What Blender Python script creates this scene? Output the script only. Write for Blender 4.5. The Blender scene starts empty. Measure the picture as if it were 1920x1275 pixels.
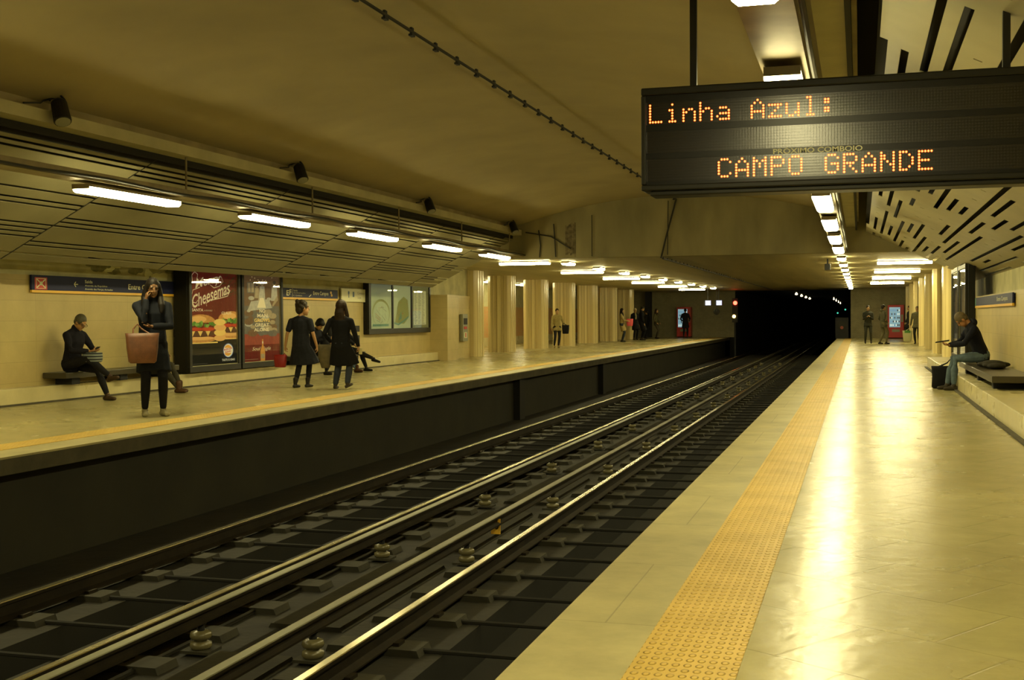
import bpy, bmesh, math, random
from mathutils import Vector, Matrix
from math import sin, cos, pi, sqrt, atan2, radians
C = bpy.context.scene
COL = C.collection
rnd = random.Random(7)

# ------------------------------------------------------------------ camera, world, exposure
IW, IH, FPX, VX, VY = 1920, 1275, 2250.0, 1612.0, 592.0
yd = Vector((VX - IW/2, -(VY - IH/2), -FPX)).normalized()        # +Y of the place, in camera axes
up = Vector((0, 1, 0)); up = (up - yd*up.dot(yd)).normalized()
xd = yd.cross(up)
camd = bpy.data.cameras.new('camera'); cam = bpy.data.objects.new('camera', camd); COL.objects.link(cam)
rot = Matrix((xd, yd, up))                                        # rows: place axes in camera axes
cam.matrix_world = Matrix.Translation((0, 0, 1.25)) @ rot.to_4x4()
camd.sensor_width = 36; camd.lens = 36*FPX/IW; camd.clip_end = 400; camd.clip_start = .05
C.camera = cam
w = bpy.data.worlds.new('world'); C.world = w; w.use_nodes = True
w.node_tree.nodes['Background'].inputs[0].default_value = (1, .85, .5, 1)
w.node_tree.nodes['Background'].inputs[1].default_value = 0.0
C.view_settings.view_transform = 'Standard'; C.view_settings.look = 'None'
C.view_settings.gamma = 1; C.view_settings.use_curve_mapping = False
C.view_settings.exposure = 0.0
LAMP = 46.0                       # strength of the lit tubes
LCOL = (1.0, .88, .44)
YB, YP, YE = -9.0, 30.0, 69.0     # back end, portal, end wall
ZL = 2.77                         # low ceiling

# ------------------------------------------------------------------ materials
def warm(c): return (c[0], c[1], c[2]*.74) if c[2] < c[0]*.97 else c
def mat(name, col, rough=.6, metal=0, emit=None, es=0, noise=0, nscale=5, bump=0, bscale=40, spec=.5, col2=None, stretch=None, coat=0):
    m = bpy.data.materials.new(name); m.use_nodes = True; col = warm(col); col2 = warm(col2) if col2 else None
    nt = m.node_tree; b = nt.nodes['Principled BSDF']
    b.inputs['Base Color'].default_value = (*col, 1); b.inputs['Roughness'].default_value = rough
    b.inputs['Metallic'].default_value = metal; b.inputs['Specular IOR Level'].default_value = spec
    if coat: b.inputs['Coat Weight'].default_value = coat; b.inputs['Coat Roughness'].default_value = .08
    if emit: b.inputs['Emission Color'].default_value = (*emit, 1); b.inputs['Emission Strength'].default_value = es
    if noise or bump:
        tc = nt.nodes.new('ShaderNodeTexCoord'); mp = nt.nodes.new('ShaderNodeMapping')
        if stretch: mp.inputs['Scale'].default_value = stretch
        nt.links.new(tc.outputs['Object'], mp.inputs[0])
    if noise:
        n = nt.nodes.new('ShaderNodeTexNoise'); n.inputs['Scale'].default_value = nscale; n.inputs['Detail'].default_value = 6
        r = nt.nodes.new('ShaderNodeValToRGB'); nt.links.new(mp.outputs[0], n.inputs['Vector']); nt.links.new(n.outputs[0], r.inputs[0])
        c2 = col2 or tuple(c*(1-noise) for c in col)
        r.color_ramp.elements[0].position = .35; r.color_ramp.elements[1].position = .65
        r.color_ramp.elements[0].color = (*c2, 1); r.color_ramp.elements[1].color = (*col, 1)
        nt.links.new(r.outputs[0], b.inputs['Base Color'])
    if bump:
        n2 = nt.nodes.new('ShaderNodeTexNoise'); n2.inputs['Scale'].default_value = bscale; n2.inputs['Detail'].default_value = 3
        bp = nt.nodes.new('ShaderNodeBump'); bp.inputs['Strength'].default_value = bump; bp.inputs['Distance'].default_value = .01
        nt.links.new(mp.outputs[0], n2.inputs['Vector']); nt.links.new(n2.outputs[0], bp.inputs['Height']); nt.links.new(bp.outputs[0], b.inputs['Normal'])
    return m

def tile_mat(name, c1, c2, joint, axes, bw, bh, rough, mortar=.004, offset=.5, bump=.15, rot_z=0, spec=.5, stain=.25, rvar=.12):
    """stone slabs with joints; axes = which two object coordinates span the surface"""
    m = bpy.data.materials.new(name); m.use_nodes = True; nt = m.node_tree; b = nt.nodes['Principled BSDF']
    N = nt.nodes.new; L = nt.links.new; c1, c2, joint = warm(c1), warm(c2), warm(joint)
    tc = N('ShaderNodeTexCoord'); sp = N('ShaderNodeSeparateXYZ'); cb = N('ShaderNodeCombineXYZ'); L(tc.outputs['Object'], sp.inputs[0])
    L(sp.outputs[axes[0]], cb.inputs[0]); L(sp.outputs[axes[1]], cb.inputs[1])
    mp = N('ShaderNodeMapping'); mp.inputs['Rotation'].default_value = (0, 0, rot_z); L(cb.outputs[0], mp.inputs[0])
    br = N('ShaderNodeTexBrick'); br.inputs['Color1'].default_value = (*c1, 1); br.inputs['Color2'].default_value = (*c2, 1)
    br.inputs['Mortar'].default_value = (*joint, 1); br.inputs['Scale'].default_value = 1; br.inputs['Mortar Size'].default_value = mortar
    br.inputs['Brick Width'].default_value = bw; br.inputs['Row Height'].default_value = bh; br.offset = offset
    br.inputs['Mortar Smooth'].default_value = .3; L(mp.outputs[0], br.inputs['Vector'])
    n = N('ShaderNodeTexNoise'); n.inputs['Scale'].default_value = 2.2; n.inputs['Detail'].default_value = 8; n.inputs['Roughness'].default_value = .65
    L(tc.outputs['Object'], n.inputs['Vector'])
    mr = N('ShaderNodeMapRange'); mr.inputs['From Min'].default_value = .3; mr.inputs['From Max'].default_value = .7
    mr.inputs['To Min'].default_value = 1-stain; mr.inputs['To Max'].default_value = 1.0; L(n.outputs[0], mr.inputs[0])
    mx = N('ShaderNodeMix'); mx.data_type = 'RGBA'; mx.blend_type = 'MULTIPLY'; mx.inputs[0].default_value = 1
    L(br.outputs[0], mx.inputs[6]); L(mr.outputs[0], mx.inputs[7]); L(mx.outputs[2], b.inputs['Base Color'])
    n2 = N('ShaderNodeTexNoise'); n2.inputs['Scale'].default_value = 1.3; n2.inputs['Detail'].default_value = 5; L(tc.outputs['Object'], n2.inputs['Vector'])
    m2 = N('ShaderNodeMapRange'); m2.inputs['To Min'].default_value = rough-rvar; m2.inputs['To Max'].default_value = rough+rvar; L(n2.outputs[0], m2.inputs[0])
    L(m2.outputs[0], b.inputs['Roughness']); b.inputs['Specular IOR Level'].default_value = spec
    n3 = N('ShaderNodeTexNoise'); n3.inputs['Scale'].default_value = 9; n3.inputs['Detail'].default_value = 3; L(tc.outputs['Object'], n3.inputs['Vector'])
    ad = N('ShaderNodeMath'); ad.operation = 'MULTIPLY_ADD'; ad.inputs[1].default_value = -.5; L(br.outputs['Fac'], ad.inputs[0]); L(n3.outputs[0], ad.inputs[2])
    bp = N('ShaderNodeBump'); bp.inputs['Strength'].default_value = bump; bp.inputs['Distance'].default_value = .004
    L(ad.outputs[0], bp.inputs['Height']); L(bp.outputs[0], b.inputs['Normal'])
    return m

def tactile_mat():
    m = bpy.data.materials.new('yellow tactile paving'); m.use_nodes = True; nt = m.node_tree; b = nt.nodes['Principled BSDF']
    N = nt.nodes.new; L = nt.links.new
    tc = N('ShaderNodeTexCoord')
    v = N('ShaderNodeTexVoronoi'); v.inputs['Scale'].default_value = 1; v.inputs['Randomness'].default_value = 0
    mp = N('ShaderNodeMapping'); mp.inputs['Scale'].default_value = (23.7, 15, 0); L(tc.outputs['Object'], mp.inputs[0]); L(mp.outputs[0], v.inputs['Vector'])
    r = N('ShaderNodeMapRange'); r.inputs['From Min'].default_value = .22; r.inputs['From Max'].default_value = .36
    r.inputs['To Min'].default_value = 1; r.inputs['To Max'].default_value = 0; L(v.outputs['Distance'], r.inputs[0])
    bp = N('ShaderNodeBump'); bp.inputs['Strength'].default_value = 1.0; bp.inputs['Distance'].default_value = .012
    L(r.outputs[0], bp.inputs['Height']); L(bp.outputs[0], b.inputs['Normal'])
    n = N('ShaderNodeTexNoise'); n.inputs['Scale'].default_value = 3; n.inputs['Detail'].default_value = 8; L(tc.outputs['Object'], n.inputs['Vector'])
    cr = N('ShaderNodeValToRGB'); cr.color_ramp.elements[0].position = .3; cr.color_ramp.elements[1].position = .6
    cr.color_ramp.elements[0].color = (.55, .37, .07, 1); cr.color_ramp.elements[1].color = (.66, .45, .10, 1)
    L(n.outputs[0], cr.inputs[0]); L(cr.outputs[0], b.inputs['Base Color']); b.inputs['Roughness'].default_value = .5
    b.inputs['Specular IOR Level'].default_value = .3
    return m

def glass_mat():
    m = bpy.data.materials.new('clear glazing'); m.use_nodes = True; nt = m.node_tree; nt.nodes.remove(nt.nodes['Principled BSDF'])
    N = nt.nodes.new; L = nt.links.new
    t = N('ShaderNodeBsdfTransparent'); g = N('ShaderNodeBsdfGlossy'); g.inputs['Roughness'].default_value = .01
    f = N('ShaderNodeFresnel'); f.inputs[0].default_value = 1.4; x = N('ShaderNodeMixShader')
    L(f.outputs[0], x.inputs[0]); L(t.outputs[0], x.inputs[1]); L(g.outputs[0], x.inputs[2])
    L(x.outputs[0], nt.nodes['Material Output'].inputs[0])
    return m

def fluted_stone():
    return mat('veined polished marble', (.80, .68, .45), .22, noise=.3, nscale=1.6, stretch=(5, 5, .04), col2=(.56, .44, .26), bump=.05, bscale=20)

M = dict(
    floor=tile_mat('polished limestone floor', (.47, .41, .24), (.45, .39, .225), (.37, .315, .175), (0, 1), .6, .6, .265, .006, .5, .75, radians(33), .32, .26, .06),
    kerb=tile_mat('worn limestone kerb', (.50, .44, .28), (.47, .41, .26), (.33, .28, .18), (0, 1), 2.0, 1.2, .45, .004, .5, .3, 0, .4, .35),
    tile=tile_mat('travertine wall slabs', (.60, .49, .27), (.57, .45, .25), (.42, .33, .18), (1, 2), 1.2, .31, .42, .003, .0, .08, 0, .4, .18),
    plinth=tile_mat('pale limestone plinth', (.70, .62, .42), (.66, .57, .38), (.60, .52, .34), (1, 2), 1.3, 2.0, .3, .003, .0, .1, 0, .5, .2),
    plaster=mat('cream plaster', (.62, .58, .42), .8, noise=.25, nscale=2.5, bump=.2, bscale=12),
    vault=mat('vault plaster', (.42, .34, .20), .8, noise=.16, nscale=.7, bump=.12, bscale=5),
    portal=mat('stained concrete', (.36, .31, .20), .8, noise=.35, nscale=1.3, bump=.2, bscale=8, stretch=(1, 1, .35)),
    lowceil=mat('low ceiling plaster', (.46, .40, .27), .5, noise=.3, nscale=.8, bump=.1, bscale=4, stretch=(2.2, .12, 1)),
    endwall=tile_mat('grey mosaic wall', (.33, .30, .22), (.29, .26, .19), (.22, .19, .14), (0, 2), .12, .06, .6, .004, .5, .1, 0, .3, .25),
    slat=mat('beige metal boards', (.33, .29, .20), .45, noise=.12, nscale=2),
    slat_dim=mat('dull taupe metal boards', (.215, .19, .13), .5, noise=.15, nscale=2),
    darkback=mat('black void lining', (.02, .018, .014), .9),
    beam=mat('pale painted beam', (.55, .49, .33), .7, noise=.15, nscale=3),
    pinkbeam=mat('bare mortar band', (.36, .29, .19), .85, noise=.3, nscale=2, bump=.2, bscale=9),
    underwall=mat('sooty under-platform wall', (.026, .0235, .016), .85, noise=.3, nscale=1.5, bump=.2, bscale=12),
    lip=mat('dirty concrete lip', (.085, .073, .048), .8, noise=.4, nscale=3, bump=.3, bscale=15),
    bed=mat('oily track bed', (.021, .018, .012), .8, noise=.5, nscale=2.2, bump=.6, bscale=9),
    channel=mat('black drain channel', (.012, .011, .009), .8),
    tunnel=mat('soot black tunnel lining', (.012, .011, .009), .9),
    sleeper=mat('concrete sleeper', (.040, .036, .025), .8, noise=.4, nscale=3, bump=.3, bscale=20),
    rail=mat('rusty rail steel', (.035, .026, .017), .55, .6, noise=.4, nscale=6),
    railtop=mat('polished rail head', (.62, .56, .45), .24, 1),
    third=mat('conductor rail steel', (.22, .21, .16), .42, .85, noise=.2, nscale=2),
    porcelain=mat('glazed porcelain', (.16, .14, .09), .25),
    yellow=tactile_mat(), glass=glass_mat(), marble=fluted_stone(),
    lamp=mat('lit tube diffuser', (.9, .9, .8), .4, emit=LCOL, es=LAMP),
    lamp_cross=mat('brighter lit tube diffuser', (.9, .9, .8), .4, emit=LCOL, es=LAMP*1.7),
    tray=mat('dusty galvanised tray', (.30, .24, .16), .5, .4, noise=.3, nscale=4),
    blackmetal=mat('black painted metal', (.009, .009, .008), .45, spec=.3),
    charcoal=mat('charcoal painted metal', (.017, .016, .014), .45, spec=.3),
    black=mat('matt black', (.012, .012, .012), .7),
    white=mat('white enamel', (.80, .78, .66), .4),
    navy=mat('dark navy sign face', (.018, .022, .075), .5, spec=.2),
    signyellow=mat('amber sign strip', (.85, .50, .06), .4),
    signred=mat('red sign square', (.60, .03, .02), .4),
    red=mat('red enamel', (.50, .02, .02), .35),
    bench=mat('dark bench stone', (.05, .042, .028), .3),
    steel=mat('brushed steel', (.45, .43, .36), .35, .8),
    greypanel=mat('grey instrument panel', (.28, .28, .24), .4),
    orange=mat('orange mosaic', (.62, .30, .13), .6, noise=.45, nscale=9, col2=(.55, .40, .22)),
    cable=mat('black rubber cable', (.02, .018, .014), .6),
    greenlit=mat('green lamp lens', (.1, .6, .4), .3, emit=(.1, .9, .6), es=.8),
    redlit=mat('red lamp lens', (.8, .05, .02), .3, emit=(1, .04, .02), es=14),
    amberlit=mat('amber lamp lens', (.9, .5, .1), .3, emit=(1, .62, .15), es=8),
    screenlit=mat('lit monitor screen', (.3, .3, .4), .3, emit=(.55, .6, .8), es=1.2),
)

# ------------------------------------------------------------------ mesh helpers
class MB:
    def __init__(s, mp=None): s.v = []; s.f = []; s.m = []; s.mi = 0; s.mp = mp
    def add(s, vs, fs, mi=None):
        o = len(s.v)
        s.v += [tuple(s.mp(*p)) if s.mp else tuple(p) for p in vs]
        for f in fs: s.f.append([o+i for i in f]); s.m.append(s.mi if mi is None else mi)
        return s
    def box(s, x0, x1, y0, y1, z0, z1, mi=None):
        vs = [(x, y, z) for x in (x0, x1) for y in (y0, y1) for z in (z0, z1)]
        return s.add(vs, [(0, 1, 3, 2), (4, 6, 7, 5), (0, 4, 5, 1), (2, 3, 7, 6), (0, 2, 6, 4), (1, 5, 7, 3)], mi)
    def prof(s, pts, y0, y1, mi=None, caps=True, mis=None):
        """closed (x,z) outline swept along y"""
        n = len(pts); vs = [(x, y0, z) for x, z in pts] + [(x, y1, z) for x, z in pts]
        for i in range(n):
            j = (i+1) % n
            s.add([vs[i], vs[j], vs[n+j], vs[n+i]], [(0, 1, 2, 3)], mis[i] if mis else mi)
        if caps: s.add(vs, [tuple(range(n))[::-1], tuple(range(n, 2*n))], mi)
        return s
    def prism(s, pts, z0, z1, mi=None):
        n = len(pts); vs = [(x, y, z0) for x, y in pts] + [(x, y, z1) for x, y in pts]
        return s.add(vs, [(i, (i+1) % n, n+(i+1) % n, n+i) for i in range(n)] + [tuple(range(n))[::-1], tuple(range(n, 2*n))], mi)
    def poly(s, pts, mi=None): return s.add(pts, [tuple(range(len(pts)))], mi)
    def tube(s, pts, r, seg=8, mi=None, cap=True):
        pts = [Vector(p) for p in pts]; n = len(pts); rr = r if hasattr(r, '__len__') else [r]*n
        vs = []; prev = None
        for i, p in enumerate(pts):
            d = (pts[min(i+1, n-1)] - pts[max(i-1, 0)]).normalized()
            a = prev if prev else (Vector((0, 0, 1)) if abs(d.z) < .9 else Vector((1, 0, 0)))
            a = (a - d*a.dot(d)).normalized(); prev = a; b = d.cross(a)
            for k in range(seg):
                t = 2*pi*k/seg; vs.append(p + (a*cos(t) + b*sin(t))*rr[i])
        fs = [(i*seg+k, i*seg+(k+1) % seg, (i+1)*seg+(k+1) % seg, (i+1)*seg+k) for i in range(n-1) for k in range(seg)]
        if cap: fs += [tuple(range(seg))[::-1], tuple(range((n-1)*seg, n*seg))]
        return s.add(vs, fs, mi)
    def lathe(s, prof, c=(0, 0, 0), seg=16, mi=None):
        vs = []; n = len(prof)
        for r, z in prof:
            for k in range(seg): t = 2*pi*k/seg; vs.append((c[0]+r*cos(t), c[1]+r*sin(t), c[2]+z))
        fs = [(i*seg+k, i*seg+(k+1) % seg, (i+1)*seg+(k+1) % seg, (i+1)*seg+k) for i in range(n-1) for k in range(seg)]
        fs += [tuple(range(seg))[::-1], tuple(range((n-1)*seg, n*seg))]
        return s.add(vs, fs, mi)
    def build(s, name, mats, parent=None, bevel=0, smooth=False, loc=None, recalc=True):
        me = bpy.data.meshes.new(name); v = s.v
        if loc: v = [(a-loc[0], b-loc[1], c-loc[2]) for a, b, c in v]
        me.from_pydata(v, [], s.f); me.validate()
        mats = mats if isinstance(mats, (list, tuple)) else [mats]
        for m in mats: me.materials.append(M[m] if isinstance(m, str) else m)
        if len(me.polygons) == len(s.m):
            for p, i in zip(me.polygons, s.m): p.material_index = i
        bm = bmesh.new(); bm.from_mesh(me); bmesh.ops.recalc_face_normals(bm, faces=bm.faces if recalc else []); bm.to_mesh(me); bm.free()
        if smooth:
            for p in me.polygons: p.use_smooth = True
        o = bpy.data.objects.new(name, me); COL.objects.link(o)
        if loc: o.location = loc
        if parent: o.parent = parent
        if bevel:
            b = o.modifiers.new('b', 'BEVEL'); b.width = bevel; b.segments = 2; b.limit_method = 'ANGLE'
        return o

def tag(o, label, cat=None, group=None, kind=None):
    if label: o['label'] = label
    if cat: o['category'] = cat
    if group: o['group'] = group
    if kind: o['kind'] = kind
    return o
def struct(o, label=None): o['kind'] = 'structure'; return tag(o, label) if label else o
def empty(name, loc, label, cat, group=None, rz=0):
    o = bpy.data.objects.new(name, None); COL.objects.link(o); o.location = loc; o.rotation_euler = (0, 0, rz); o.empty_display_size = .1
    return tag(o, label, cat, group)
def copy_tree(o, parent=None):
    c = o.copy(); COL.objects.link(c); c.parent = parent
    for ch in [x for x in list(o.children)]: copy_tree(ch, c)
    return c
ORD = ['first', 'second', 'third', 'fourth', 'fifth', 'sixth', 'seventh', 'eighth', 'ninth', 'tenth', 'eleventh', 'twelfth', 'thirteenth', 'fourteenth',
       'fifteenth', 'sixteenth', 'seventeenth', 'eighteenth', 'nineteenth', 'twentieth', 'twenty-first', 'twenty-second', 'twenty-third', 'twenty-fourth', 'twenty-fifth']

_tc = {}
def glyphs(txt, shear=0, bold=0):
    """flat outline text scaled to a unit box: verts, faces, aspect"""
    k = (txt, shear, bold)
    if k in _tc: return _tc[k]
    cu = bpy.data.curves.new('t', 'FONT'); cu.body = txt; cu.shear = shear; cu.offset = bold; cu.resolution_u = 3
    ob = bpy.data.objects.new('t', cu); COL.objects.link(ob)
    dg = bpy.context.evaluated_depsgraph_get(); dg.update()
    me = bpy.data.meshes.new_from_object(ob.evaluated_get(dg))
    vs = [v.co.copy() for v in me.vertices]; fs = [tuple(p.vertices) for p in me.polygons]
    x0 = min(v.x for v in vs); x1 = max(v.x for v in vs); y0 = min(v.y for v in vs); y1 = max(v.y for v in vs)
    vs = [((v.x-x0)/(x1-x0), (v.y-y0)/(y1-y0)) for v in vs]
    bpy.data.objects.remove(ob); bpy.data.meshes.remove(me); bpy.data.curves.remove(cu)
    _tc[k] = (vs, fs); return _tc[k]
def text(mb, txt, u0, u1, v0, v1, n=.002, mi=0, shear=0, bold=0, rot=0):
    vs, fs = glyphs(txt, shear, bold); cu, cv = (u0+u1)/2, (v0+v1)/2
    out = []
    for a, b in vs:
        x = u0+(u1-u0)*a-cu; y = v0+(v1-v0)*b-cv
        out.append((cu+x*cos(rot)-y*sin(rot), cv+x*sin(rot)+y*cos(rot), n))
    mb.add(out, fs, mi)
def rect(mb, u0, u1, v0, v1, n, mi): mb.add([(u0, v0, n), (u1, v0, n), (u1, v1, n), (u0, v1, n)], [(0, 1, 2, 3)], mi)
def disc(mb, u, v, ru, rv, n, mi, seg=24, a0=0, a1=2*pi):
    mb.add([(u+ru*cos(a0+(a1-a0)*k/seg), v+rv*sin(a0+(a1-a0)*k/seg), n) for k in range(seg if a1-a0 > 6.2 else seg+1)], [tuple(range(seg if a1-a0 > 6.2 else seg+1))], mi)
def ribbon(mb, pts, wd, n, mi):
    """flat brush stroke along points, wd a width or list"""
    m = len(pts); ws = wd if hasattr(wd, '__len__') else [wd]*m; L_ = []; R_ = []
    for i, p in enumerate(pts):
        q = pts[min(i+1, m-1)]; o = pts[max(i-1, 0)]; dx, dy = q[0]-o[0], q[1]-o[1]; l = sqrt(dx*dx+dy*dy) or 1
        L_.append((p[0]-dy/l*ws[i]/2, p[1]+dx/l*ws[i]/2, n)); R_.append((p[0]+dy/l*ws[i]/2, p[1]-dx/l*ws[i]/2, n))
    mb.add(L_+R_, [(i, i+1, m+i+1, m+i) for i in range(m-1)], mi)
def wallmap_left(x, y0, z0): return lambda u, v, n: (x+n, y0+u, z0+v)       # faces +X
def wallmap_right(x, y0, z0): return lambda u, v, n: (x-n, y0-u, z0+v)      # faces -X
def frontmap(x0, y, z0): return lambda u, v, n: (x0+u, y-n, z0+v)           # faces -Y

# ------------------------------------------------------------------ the shell
XR, XL = -1.21, -7.5          # platform edges
def slab(name, x_edge, x_back, s, y1, label):
    """platform: s = +1 platform lies to +X of its edge"""
    a = MB()
    for xa, xb, mi in ((x_edge, x_edge+s*.42, 1), (x_edge+s*.80, x_back, 0)):
        a.box(min(xa, xb), max(xa, xb), YB, y1, -.02, 0, mi)
    a.box(min(x_edge+s*.42, x_edge+s*.8), max(x_edge+s*.42, x_edge+s*.8), YB, y1, -.02, -.002, 1)
    a.box(min(x_edge+s*.012, x_back), max(x_edge+s*.012, x_back), YB, y1, -.17, -.02, 2)
    struct(a.build(name, ['floor', 'kerb', 'lip']), label)
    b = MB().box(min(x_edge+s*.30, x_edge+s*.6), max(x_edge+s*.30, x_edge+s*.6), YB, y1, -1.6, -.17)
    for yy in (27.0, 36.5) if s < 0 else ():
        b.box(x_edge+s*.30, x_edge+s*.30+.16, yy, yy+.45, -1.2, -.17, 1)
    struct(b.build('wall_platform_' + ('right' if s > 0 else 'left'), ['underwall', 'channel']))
slab('floor_right', XR, 4.6, 1, YE, 'polished pale limestone platform floor beside the tracks')
slab('floor_left', XL, -16.2, -1, 73, 'pale limestone platform floor across the tracks')
def strip(name, x0, x1, y1, label):
    o = MB().box(x0, x1, YB, y1, -.001, .004).build(name, 'yellow'); tag(o, label, 'tactile paving'); return o
strip('tactile_strip', XR+.42, XR+.80, YE-.05, 'yellow studded tactile strip on the platform with the hanging display')
strip('tactile_strip', XL-.80, XL-.42, 72.9, 'yellow tactile strip on the platform with the advertising panels')

# track bed with two drain channels
bed = [(XL-.3, -1.15), (-6.02, -1.15), (-6.02, -1.45), (-5.48, -1.45), (-5.48, -1.15), (-2.85, -1.15), (-2.85, -1.45), (-2.3, -1.45), (-2.3, -1.15), (XR+.3, -1.15), (XR+.3, -1.6), (XL-.3, -1.6)]
mis = [0, 1, 1, 1, 0, 1, 1, 1, 0, 0, 0, 0]
struct(MB().prof(bed, YB, 150, mis=mis).build('floor_track', ['bed', 'channel']), 'dark oily track bed between the two platforms')

# vault, its springing beams, the slatted ceilings
def arc(xa, xb, z0, zt, n=18):
    return [(xa+(xb-xa)*i/n, z0+(zt-z0)*(1-(2*i/n-1)**2)) for i in range(n+1)]
va = arc(-8.62, -.12, 3.60, 4.30)
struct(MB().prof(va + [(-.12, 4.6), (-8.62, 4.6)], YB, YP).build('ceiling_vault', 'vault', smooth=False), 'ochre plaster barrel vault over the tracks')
for p in bpy.data.objects['ceiling_vault'].data.polygons: p.use_smooth = len(p.vertices) == 4
MBs = MB()
for s, x in ((-1, -8.42), (1, -.32)):
    MBs.box(min(x, x+s*.26), max(x, x+s*.26), YB, YP, 3.38, 3.50, 0)
    MBs.box(min(x+s*.12, x+s*.3), max(x+s*.12, x+s*.3), YB, YP, 3.50, 3.72, 1)
    MBs.box(min(x-s*.002, x+s*.14), max(x-s*.002, x+s*.14), YB, YP, 3.50, 3.515, 0)
struct(MBs.build('trim_springing', ['beam', 'pinkbeam']), 'pale beams where the vault springs')

def slats(name, A, B, y0, y1, mod, pitch, gap, fill, seed, label, thick=.008, m='slat'):
    r = random.Random(seed); a = MB()
    ax, az = A; bx, bz = B; L_ = sqrt((bx-ax)**2+(bz-az)**2); tx, tz = (bx-ax)/L_, (bz-az)/L_
    nx, nz = (-tz, tx) if tx*1 > 0 else (tz, -tx)          # upward normal
    if nz < 0: nx, nz = -nx, -nz
    n = int(L_/pitch)
    def board(s0, s1, ya, yb, mi=0):
        p = [(ax+tx*s0, az+tz*s0), (ax+tx*s1, az+tz*s1)]
        q = [(x+nx*thick, z+nz*thick) for x, z in p]
        a.prof([p[0], p[1], q[1], q[0]], ya, yb, mi)
    for i in range(n):
        board(i*pitch, (i+1)*pitch-gap, y0, y1)
        y = y0 - (r.random()*mod if fill[1] else 0)
        while y < y1:
            ln = mod*(r.choice((.5, .75, 1)) if fill[1] else 1)
            k = int(math.floor((y-y0)/mod+.5)); p_ = fill[0][k % len(fill[0])]
            f = p_[i % len(p_)] == '1' if not fill[1] else r.random() < fill[1]
            if f: board((i+1)*pitch-gap, (i+1)*pitch, max(y, y0), min(y+ln-.03, y1))
            y += ln
    # cross seams
    y = y0 + mod - .026
    while y < y1 and not fill[1]:
        p = [(ax+nx*-.004, az+nz*-.004), (bx+nx*-.004, bz+nz*-.004)]; q = [(x+nx*.01, z+nz*.01) for x, z in p]
        a.prof([p[0], p[1], q[1], q[0]], y, y+.022, 1); y += mod
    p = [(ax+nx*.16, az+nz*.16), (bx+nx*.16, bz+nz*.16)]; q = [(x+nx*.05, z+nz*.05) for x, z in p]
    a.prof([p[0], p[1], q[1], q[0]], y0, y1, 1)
    return struct(a.build(name, [m, 'darkback']), label)
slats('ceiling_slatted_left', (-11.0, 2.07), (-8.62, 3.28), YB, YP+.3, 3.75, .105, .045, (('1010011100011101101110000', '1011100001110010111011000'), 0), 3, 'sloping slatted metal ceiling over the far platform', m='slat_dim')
slats('ceiling_slatted_right', (2.66, 2.03), (.06, 3.30), YB, YP, 2.2, .165, .062, (('1',), .45), 5, 'sloping slotted board ceiling over the near platform')
# black voids over the slats, closing the gap up to the beams
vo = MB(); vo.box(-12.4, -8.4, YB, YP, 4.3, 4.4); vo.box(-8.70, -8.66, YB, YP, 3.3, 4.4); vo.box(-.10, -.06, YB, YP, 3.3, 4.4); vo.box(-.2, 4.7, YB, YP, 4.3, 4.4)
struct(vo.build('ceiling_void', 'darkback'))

# portal wall with its arch, low ceiling behind
po = MB()
pts = [(-8.9, ZL)] + [(-8.9, 3.3), (-8.62, 3.4)] + [(x, z) for x, z in va] + [(-.12, 3.4), (.2, 3.3), (.2, ZL)]
po.prism  # outline stands upright: swept along y
po.prof([(-12.4, ZL), (-12.4, 4.5), (4.7, 4.5), (4.7, ZL)], YP, YP+.3)
struct(po.build('wall_portal', 'portal'), 'stained concrete wall closing the vault above the low ceiling')
struct(MB().box(-16.4, 4.7, YP+.3, 73, ZL, ZL+.25).build('ceiling_low', 'lowceil'), 'low plaster ceiling over the far half of the station')
struct(MB().box(-12.6, 4.9, YB-.2, YB, -1.6, 4.6).build('wall_back', 'portal'))

# side walls
wl = MB()
wl.box(-12.4, -12.1, YB, 33.1, 0, 1.94, 0); wl.box(-12.4, -12.11, YB, 37.2, 1.94, 4.4, 1)
wl.box(-12.4, -11.55, 33.1, 34.1, 0, 1.93, 0); wl.box(-12.4, -12.0, 34.1, 37.2, 0, 1.94, 0)
struct(wl.build('wall_left', ['tile', 'plaster']), 'travertine clad wall behind the advertising panels')
struct(MB().box(-12.1, -11.85, YB, 33.1, 0, .25).build('baseboard_left', 'plinth', bevel=.01), 'pale stone plinth along the advertising wall')
struct(MB().box(-11.85, -11.80, YB, 33.1, 0, .025).build('trim_gutter_left', 'lip'))
wr = MB(); wr.box(2.25, 2.6, YB, YP+.6, 0, 1.62, 0); wr.box(2.6, 2.9, YB, YP, 0, 4.4, 1)
struct(wr.build('wall_right', ['tile', 'plaster']), 'travertine clad wall beside the near platform')
struct(MB().box(1.56, 2.25, YB, 30.5, 0, .25).build('baseboard_right', 'plinth', bevel=.01), 'pale stone plinth below the bench on the near platform')
struct(MB().box(1.50, 1.56, YB, 30.5, 0, .02).build('trim_gutter_right', 'lip'))
# end walls and tunnel
struct(MB().box(-16.4, -7.2, 73, 73.3, 0, ZL).build('wall_end_left', 'endwall'), 'dim grey end wall of the far platform')
struct(MB().box(-.48, 4.7, YE, YE+.3, 0, ZL).build('wall_end_right', 'endwall'), 'dim grey end wall of the near platform')
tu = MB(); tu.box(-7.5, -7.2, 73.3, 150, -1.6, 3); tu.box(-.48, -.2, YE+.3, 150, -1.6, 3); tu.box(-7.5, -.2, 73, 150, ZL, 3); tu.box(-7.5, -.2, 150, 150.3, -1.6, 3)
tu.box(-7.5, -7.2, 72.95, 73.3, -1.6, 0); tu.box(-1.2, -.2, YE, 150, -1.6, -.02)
struct(tu.build('wall_tunnel', 'tunnel'), 'black tunnel mouth between the end walls')
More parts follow.
